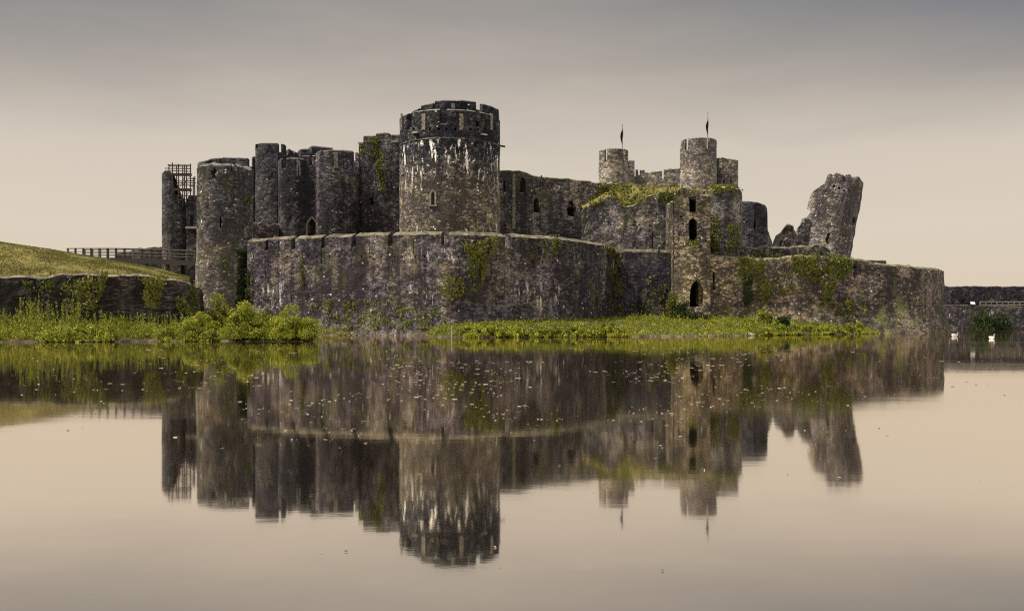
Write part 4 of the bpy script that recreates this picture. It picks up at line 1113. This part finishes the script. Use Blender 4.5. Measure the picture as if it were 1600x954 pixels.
ivy('long hanging creeper strands on the rounded right end of the bastion', [(944, 385), (955, 380), (972, 390), (976, 490), (960, 494), (945, 470), (948, 420)], 420, .17, IVP, {'bastion_wall', 'recess_wall'}, .55, .35, .025)
ivy('short creeper tuft hanging from the coping at the bastion bend', [(946, 380), (955, 380), (955, 402), (949, 406)], 80, .16, IVG, {'bastion_wall'}, .8)
ivy('weeds growing along the wet foot of the bastion wall', [(480, 470), (560, 468), (640, 475), (700, 490), (690, 515), (560, 512), (490, 505)], 560, .17, IVG, {'bastion_wall'}, .42, .07, .07, .2)
ivy('ivy trailing down the dark square tower beside the great tower', [(562, 225), (592, 213), (600, 240), (604, 280), (598, 300), (590, 292), (588, 250), (575, 240), (562, 242)], 330, .2, IVG, {'ivy_tower', 'gatehouse_drum'}, .58, .1, .04, .2)
ivy('small ivy spot high on the corner tower', [(380, 308), (390, 303), (390, 318), (381, 320)], 45, .17, IVG, {'corner_tower', 'rear_wall'}, .7)
ivy('thin ivy on the lower face of the corner tower', [(350, 405), (358, 400), (356, 440), (350, 440)], 50, .16, IVG, {'corner_tower'}, .5)
ivy('ivy below the skyline of the ruined hall wall', [(915, 318), (935, 292), (968, 290), (975, 305), (950, 306), (930, 325)], 300, .2, IVG, {'hall_wall', 'ruined_wall'}, .6)
ivy('green ivy patch under the turf beside the gate tower', [(1030, 300), (1052, 297), (1053, 315), (1043, 322), (1030, 315)], 160, .18, IVG, {'ruined_wall'}, .65)
ivy('weeds sprouting in the gate tower window', [(1074, 374), (1090, 374), (1088, 386), (1078, 386)], 60, .18, IVG, {'gate_tower'}, .8, off=.3)
ivy('yellow green creeper up the left side of the ivy turret', [(1110, 335), (1122, 340), (1127, 375), (1122, 388), (1110, 386)], 330, .16, IVP, {'ivy_drum'}, .6)
ivy('yellow green creeper up the right side of the ivy turret', [(1134, 378), (1140, 350), (1152, 345), (1156, 375), (1150, 390), (1136, 390)], 300, .16, IVP, {'ivy_drum'}, .62)
ivy('green ivy collar on top of the ivy turret', [(1112, 290), (1156, 290), (1158, 303), (1140, 298), (1112, 303)], 220, .18, IVG, {'ivy_drum'}, .62)
ivy('big ivy sheet on the south curtain wall below the leaning tower', [(1238, 400), (1262, 396), (1335, 403), (1330, 425), (1305, 445), (1298, 475), (1285, 470), (1280, 440), (1255, 436), (1240, 425)], 1050, .19, IVG, {'south_curtain_wall'}, .56, .06, .04, .2)
ivy('ivy curtain hanging left of centre on the south curtain wall', [(1148, 402), (1190, 403), (1192, 425), (1172, 450), (1160, 430), (1150, 420)], 400, .18, IVG, {'south_curtain_wall'}, .52)
ivy('dark ivy stripe under the notch of the south curtain wall', [(1163, 430), (1175, 430), (1178, 470), (1160, 476)], 200, .18, IVD, {'south_curtain_wall'}, .55)
ivy('rounded ivy clump halfway up the south curtain wall', [(1186, 436), (1200, 433), (1204, 452), (1198, 474), (1186, 472)], 220, .18, IVG, {'south_curtain_wall'}, .7)
ivy('thin ivy veil on the middle of the south curtain wall', [(1210, 420), (1240, 405), (1250, 440), (1225, 462), (1212, 450)], 150, .16, IVG, {'south_curtain_wall'}, .40)
ivy('low weeds clinging to the right part of the south curtain wall', [(1300, 470), (1360, 465), (1362, 490), (1310, 500)], 150, .18, IVG, {'south_curtain_wall'}, .42, off=.3)
ivy('creeper strands on the recess wall beside the gate tower', [(1010, 430), (1020, 430), (1050, 440), (1050, 490), (1000, 490)], 150, .17, IVP, {'recess_wall'}, .38, .2, .04)
ivy('yellow creeper hanging in the middle of the slate wall', [(118, 440), (132, 436), (165, 436), (158, 460), (148, 490), (130, 492)], 420, .16, IVP, {'slate_wall'}, .46, .16, .06, .25)
ivy('broad creeper patch near the right end of the slate wall', [(222, 436), (258, 436), (252, 460), (246, 478), (228, 478), (228, 455)], 420, .16, IVP, {'slate_wall'}, .58, .16, .06, .25)
ivy('thin creeper strands at the rounded corner of the slate wall', [(272, 465), (288, 460), (300, 440), (310, 450), (308, 490), (272, 492)], 200, .15, IVP, {'slate_wall'}, .42, .3, .04, .2)
ivy('green tufts on the left half of the slate wall', [(36, 440), (60, 438), (110, 445), (110, 458), (40, 456)], 90, .16, IVG, {'slate_wall'}, .4, off=.25)
DGR = M['drygrass']
ivy('dry grass growing on the turfed skyline beside the gate tower', [(935, 290), (1060, 286), (1110, 290), (1108, 306), (1060, 304), (1015, 312), (978, 326), (940, 312)], 800, .34, DGR, {'ruined_wall', 'gate_tower', 'hall_wall'}, .62, up=1.6, cat='grass', off=.2, per=5, name='grass')
ivy('green weeds among the grass on the ruined skyline', [(940, 288), (1010, 286), (1010, 312), (978, 326), (950, 306)], 260, .24, IVG, {'ruined_wall', 'hall_wall'}, .55, off=.3, name='weeds', cat='weeds')
ivy('grass along the top of the south curtain wall', [(1110, 394), (1240, 396), (1345, 398), (1345, 407), (1240, 402), (1110, 402)], 420, .26, IVG, {'south_curtain_wall', 'low_ruin'}, .6, up=1.4, cat='grass', off=.15, per=4, name='grass')
ivy('thin grass on the crest of the slate wall', [(60, 424), (300, 430), (308, 446), (240, 434), (60, 432)], 260, .26, DGR, {'slate_wall', 'hill'}, .42, up=1.5, cat='grass', off=.12, per=4, name='grass')
flush_ivy()

# undergrowth on the banks
P, Sz = plants(LEFTB, 52000, .25, 1.55, .14, -60, 330, .0, .98, .16)
stuff_leaves('undergrowth', 'tall bright weeds along the shore under the slate wall', P, Sz, M['leafweed'], upright=.5)
P, Sz = plants(LEFTB, 2600, 1.2, 2.5, .13, 30, 128, .15, .9, 1.0)
stuff_leaves('undergrowth', 'taller weed spikes in front of the left part of the slate wall', P, Sz, M['leafweed'], upright=.6)
P, Sz = plants(LEFTB, 12000, .3, 1.1, .17, 320, 470, .1, .95, .3)
stuff_leaves('undergrowth', 'weeds behind the round bushes near the corner tower', P, Sz, M['leafweed'], upright=.5)
P, Sz = plants(MIDB, 50000, .20, .62, .16, 672, 1366, .06, .98, .12)
stuff_leaves('undergrowth', 'bright low weeds covering the grassy spit', P, Sz, M['leafweed'], upright=.4)
P, Sz = plants(MIDB, 11000, .35, .85, .16, 978, 1182, .0, .9, .2)
stuff_leaves('undergrowth', 'taller grass on the middle of the spit near the water gate', P, Sz, M['leafbright'], upright=.7)
P, Sz = plants(SMALLB, 3500, .2, .9, .16, 460, 572, .1, .95, .2)
stuff_leaves('undergrowth', 'weeds on the small shelf at the bastion foot', P, Sz, M['leafweed'], upright=.4)

P = []
while len(P) < 42000:
    y = random.uniform(56, 84); x = random.uniform(-.62*y, -.36*y); z = mound_z(x, y)
    if z is None: continue
    if mn.noise(Vector((x*.45, y*.25, 9)))+.5*mn.noise(Vector((x*1.7, y*1.2, 4))) < random.uniform(-.6, .5): continue
    P.append((x, y, z+.03))
stuff_leaves('grass', 'short rough turf on the mound', P, rng.uniform(.07, .20, len(P)), M['drygrass'], upright=1.3, aspect=3.0)
# front hedge clumps on the spit: a row of low leafy bushes
frontc = []
for px in np.arange(735, 985, 17.0):
    frontc.append((px+random.uniform(-4, 4), random.uniform(.55, .8)))
for px in np.arange(1180, 1352, 16.0):
    frontc.append((px+random.uniform(-4, 4), random.uniform(.45, .72)))
for i, (px, h) in enumerate(frontc):
    df = np.interp(px, [r[0] for r in MIDB], [r[1] for r in MIDB]); d = df+.75
    lab = 'low leafy bush in the row along the waterline of the spit'
    bush('low_bush', lab, (PX(px, d), d, .0), .8, .7, h+.25, 1300, .16, M['leafbright'], 18, lift=.12, group='low bushes along the spit shore')
for px in np.arange(15, 335, 21.0):
    if px < 70 or 180 < px < 258: continue
    df = np.interp(px, [r[0] for r in LEFTB], [r[1] for r in LEFTB]); d = df+.65
    bush('low_bush', 'low leafy bush in the row along the shore below the slate wall', (PX(px+random.uniform(-5, 5), d), d, 0), .75, .7, random.uniform(.7, 1.1), 1500, .14, M['leafbright'], 20, lift=.12, group='low bushes along the left shore')

bush('round_bush', 'large round bright green bush at the end of the left shore, left of two', (PX(379, 53.6), 53.6, 0), 1.40, 1.25, 2.0, 15000, .13, M['leafbright'], 70, lift=.22)
bush('round_bush', 'large bright green bush leaning over the water, right of two', (PX(456, 53.6), 53.6, 0), 1.50, 1.2, 1.7, 15000, .13, M['leafbright'], 70, lift=.22)
bush('round_bush', 'smaller bush filling the gap between the two large shore bushes', (PX(417, 54.4), 54.4, 0), 1.0, .9, 1.35, 7000, .13, M['leafbright'], 40, lift=.22)
bush('round_bush', 'rounded bush left of the two large shore bushes', (PX(312, 54.4), 54.4, 0), 1.35, 1.0, 1.55, 10000, .13, M['leafbright'], 50, lift=.22)
bush('tall_shrub', 'tall loose shrub rising at the corner tower foot behind the round bushes', (PX(345, 62), 62, .7), 1.0, 1.0, 2.35, 3500, .15, M['leafweed'], 46)
bush('tall_shrub', 'dark shrub against the bastion behind the right shore bush', (PX(424, 74), 74, .5), 1.5, .9, 1.3, 2600, .17, M['leafdark'], 30)
bush('tall_shrub', 'narrow pale shrub standing against the corner of the gate tower', (PX(1050, 80.5), 80.5, 1.1), .55, .55, 2.9, 1900, .17, M['ivypale'], 40, rag=.1)
bush('tall_shrub', 'dark spreading shrub under the arched water gate', (PX(1082, 79.5), 79.5, 1.0), 1.7, .9, 1.15, 3000, .17, M['leafdark'], 36)
bush('tall_shrub', 'dark upright shrub left of the arched water gate', (PX(1064, 80.3), 80.3, 1.0), .7, .6, 2.0, 1700, .17, M['leafdark'], 26)
bush('tall_shrub', 'pale shrub on the spit below the ivy clump', (PX(1196, 80.5), 80.5, .8), .85, .7, 1.55, 1700, .17, M['leafweed'], 30)
bush('tall_shrub', 'small round dark shrub on the spit beside the pale shrub', (PX(1225, 79.5), 79.5, .8), .75, .7, .95, 2200, .14, M['leafdark'], 30, rag=.1)
bush('tall_shrub', 'upright bright shrub near the right tip of the spit', (PX(1340, 82.2), 82.2, .3), .75, .6, .95, 1400, .16, M['leafweed'], 24)
bush('dam_bush', 'dark green bush at the dam wall foot, wider of the two', (PX(1531, 123), 123, -.1), 1.75, 1.1, 2.9, 3200, .26, M['leafdark'], 44)
bush('dam_bush', 'dark green bush at the dam wall foot, right and lower of the two', (PX(1564, 123), 123, -.1), 1.45, 1.0, 2.4, 2600, .26, M['leafdark'], 36)

# ================================================================== SMALL THINGS
def swan(label, px, py, yaw, wing=.0, k=1.0):
    d = F*H/(py-YH); T = thing('swan', label, 'swan', (PX(px, d), d, 0))
    sk = [((-.62, 0, .20), .03), ((-.45, 0, .17), .13), ((-.15, 0, .12), .22), ((.15, 0, .11), .21), ((.36, 0, .14), .13), ((.46, 0, .26), .065), ((.44, 0, .42), .05), ((.42, 0, .56), .045), ((.47, 0, .66), .05), ((.56, 0, .66), .05), ((.63, 0, .63), .035)]
    me = bpy.data.meshes.new('body'); me.from_pydata([Vector(p)*k for p, _ in sk], [(i, i+1) for i in range(len(sk)-1)], [])
    o = bpy.data.objects.new('body', me); COL.objects.link(o); m = o.modifiers.new('s', 'SKIN')
    for v, (p, r) in zip(me.skin_vertices[0].data, sk): v.radius = (r*k, r*k)
    me.skin_vertices[0].data[2].use_root = True
    ss = o.modifiers.new('u', 'SUBSURF'); ss.levels = 2; ss.render_levels = 2
    dg = bpy.context.evaluated_depsgraph_get(); m2 = bpy.data.meshes.new_from_object(o.evaluated_get(dg)); bpy.data.objects.remove(o)
    m2.polygons.foreach_set('use_smooth', [True]*len(m2.polygons)); m2.materials.clear(); m2.materials.append(M['swan'])
    b = bpy.data.objects.new('body', m2); COL.objects.link(b); b.parent = T
    bm = bmesh.new(); add_tube(bm, Vector((.62, 0, .635))*k, Vector((.77, 0, .59))*k, .032*k, 8, .012*k)
    bk = bpy.data.meshes.new('beak'); bm.to_mesh(bk); bm.free(); bk.materials.append(M['beak']); x = bpy.data.objects.new('beak', bk); COL.objects.link(x); x.parent = T
    for s in (-1, 1):
        bm = bmesh.new(); bmesh.ops.create_uvsphere(bm, u_segments=12, v_segments=8, radius=1, matrix=Matrix.Translation(Vector((-.16, s*.15, .22+wing*.1))*k) @ Matrix.Rotation(R(10), 4, 'Y') @ Matrix.Diagonal((.40*k, .09*k, (.15+wing*.12)*k, 1)))
        w = bpy.data.meshes.new('wing'); bm.to_mesh(w); bm.free(); w.materials.append(M['swan']); w.polygons.foreach_set('use_smooth', [True]*len(w.polygons)); x = bpy.data.objects.new('wing', w); COL.objects.link(x); x.parent = T
    T.rotation_euler = (0, 0, yaw)
swan('white swan swimming sideways near the end of the curtain wall', 1492, 525.5, R(8), .6, .44)
swan('white swan swimming towards the camera in front of the dam bushes', 1550, 529, R(-82), 0, .46)

def gull(label, px, py, d, yaw=0.0):
    z = PZ(py, d); T = thing('gull', label, 'bird', (PX(px, d), d, z))
    sk = [((-.24, 0, .13), .02), ((-.10, 0, .14), .06), ((.05, 0, .16), .075), ((.13, 0, .22), .045), ((.18, 0, .27), .045), ((.26, 0, .26), .012)]
    me = bpy.data.meshes.new('body'); me.from_pydata([p for p, _ in sk], [(i, i+1) for i in range(len(sk)-1)], [])
    o = bpy.data.objects.new('body', me); COL.objects.link(o); o.modifiers.new('s', 'SKIN')
    for v, (p, r) in zip(me.skin_vertices[0].data, sk): v.radius = (r, r)
    me.skin_vertices[0].data[2].use_root = True; o.modifiers.new('u', 'SUBSURF').render_levels = 1
    dg = bpy.context.evaluated_depsgraph_get(); m2 = bpy.data.meshes.new_from_object(o.evaluated_get(dg)); bpy.data.objects.remove(o)
    m2.materials.clear(); m2.materials.append(M['gull']); b = bpy.data.objects.new('body', m2); COL.objects.link(b); b.parent = T
    for s in (-1, 1):
        bm = bmesh.new(); add_tube(bm, (0, s*.03, 0), (0, s*.03, .13), .008, 5); w = bpy.data.meshes.new('leg'); bm.to_mesh(w); bm.free(); w.materials.append(M['beak']); x = bpy.data.objects.new('leg', w); COL.objects.link(x); x.parent = T
    T.rotation_euler = (0, 0, yaw)
gull('small gull perched on the far battlemented turret', 1148.5, 249.3, 161.4, 2.5)
gull('small gull perched on the low wall behind the footbridge', 218.5, 389, 100.8, .4)
# stake in the water
bm = bmesh.new(); d = 63.0; add_tube(bm, (PX(706, d), d, -.5), (PX(706, d)+.02, d, PZ(508, d)), .06, 8, .05)
ST = recentre(bobj('stake', bm, M['paletimber'])); tag(ST, 'pale wooden stake standing in the shallows off the spit', 'post')
def rock(label, px, py, s):
    d = F*H/(py-YH); bm = bmesh.new(); bmesh.ops.create_icosphere(bm, subdivisions=3, radius=1)
    for v in bm.verts: v.co *= 1+.28*mn.noise(v.co*1.3+Vector((px, 0, 0))); v.co = Vector((v.co.x*s+PX(px, d), v.co.y*s*.7+d, v.co.z*s*.55+s*.12))
    tag(recentre(bobj('rock', bm, M['rock'], None, True)), label, 'rock')
rock('pale boulder at the water edge in the middle of the spit', 1174, 524.2, .34)
rock('small grey boulder in the water before the low bushes', 1216, 523.3, .26)
# floating leaves and scum on the lake
def floaters():
    m, q = newmat('floating_scum')
    r = q.n('ShaderNodeNewGeometry').outputs['Random Per Island']
    finish(q, q.ramp(r, [(0, (.10, .09, .05)), (.5, (.28, .25, .18)), (1, (.50, .47, .38))]), .8)
    V = []; Fc = []; n = 0
    while n < 1500:
        py = 543+abs(random.gauss(0, 1))*62 if random.random() < .96 else random.uniform(545, 900)
        px = random.gauss(800, 330) if random.random() < .8 else random.uniform(-80, 1680)
        if py > 930: continue
        if mn.noise(Vector((px*.005, py*.03, 3)))+.7*mn.noise(Vector((px*.012, py*.16, 8))) < random.uniform(-.05, .35): continue
        d = F*H/(py-YH); a = random.uniform(.004, .013)*(d/14); e = random.uniform(1.0, 4.5); t0 = random.uniform(0, 6)
        k = 6; b = len(V)
        for i in range(k):
            t = 2*math.pi*i/k; rr = a*random.uniform(.6, 1.2); V.append((PX(px, d)+rr*e*math.cos(t), d+rr*math.sin(t)*1.3, .006+.004*math.sin(t+t0)))
        Fc.append(tuple(range(b, b+k))); n += 1
    me = bpy.data.meshes.new('floating_leaves'); me.from_pydata(V, [], Fc)
    tag(link('floating_leaves', me, m), 'specks of leaf and weed floating on the lake', kind='stuff')
floaters()
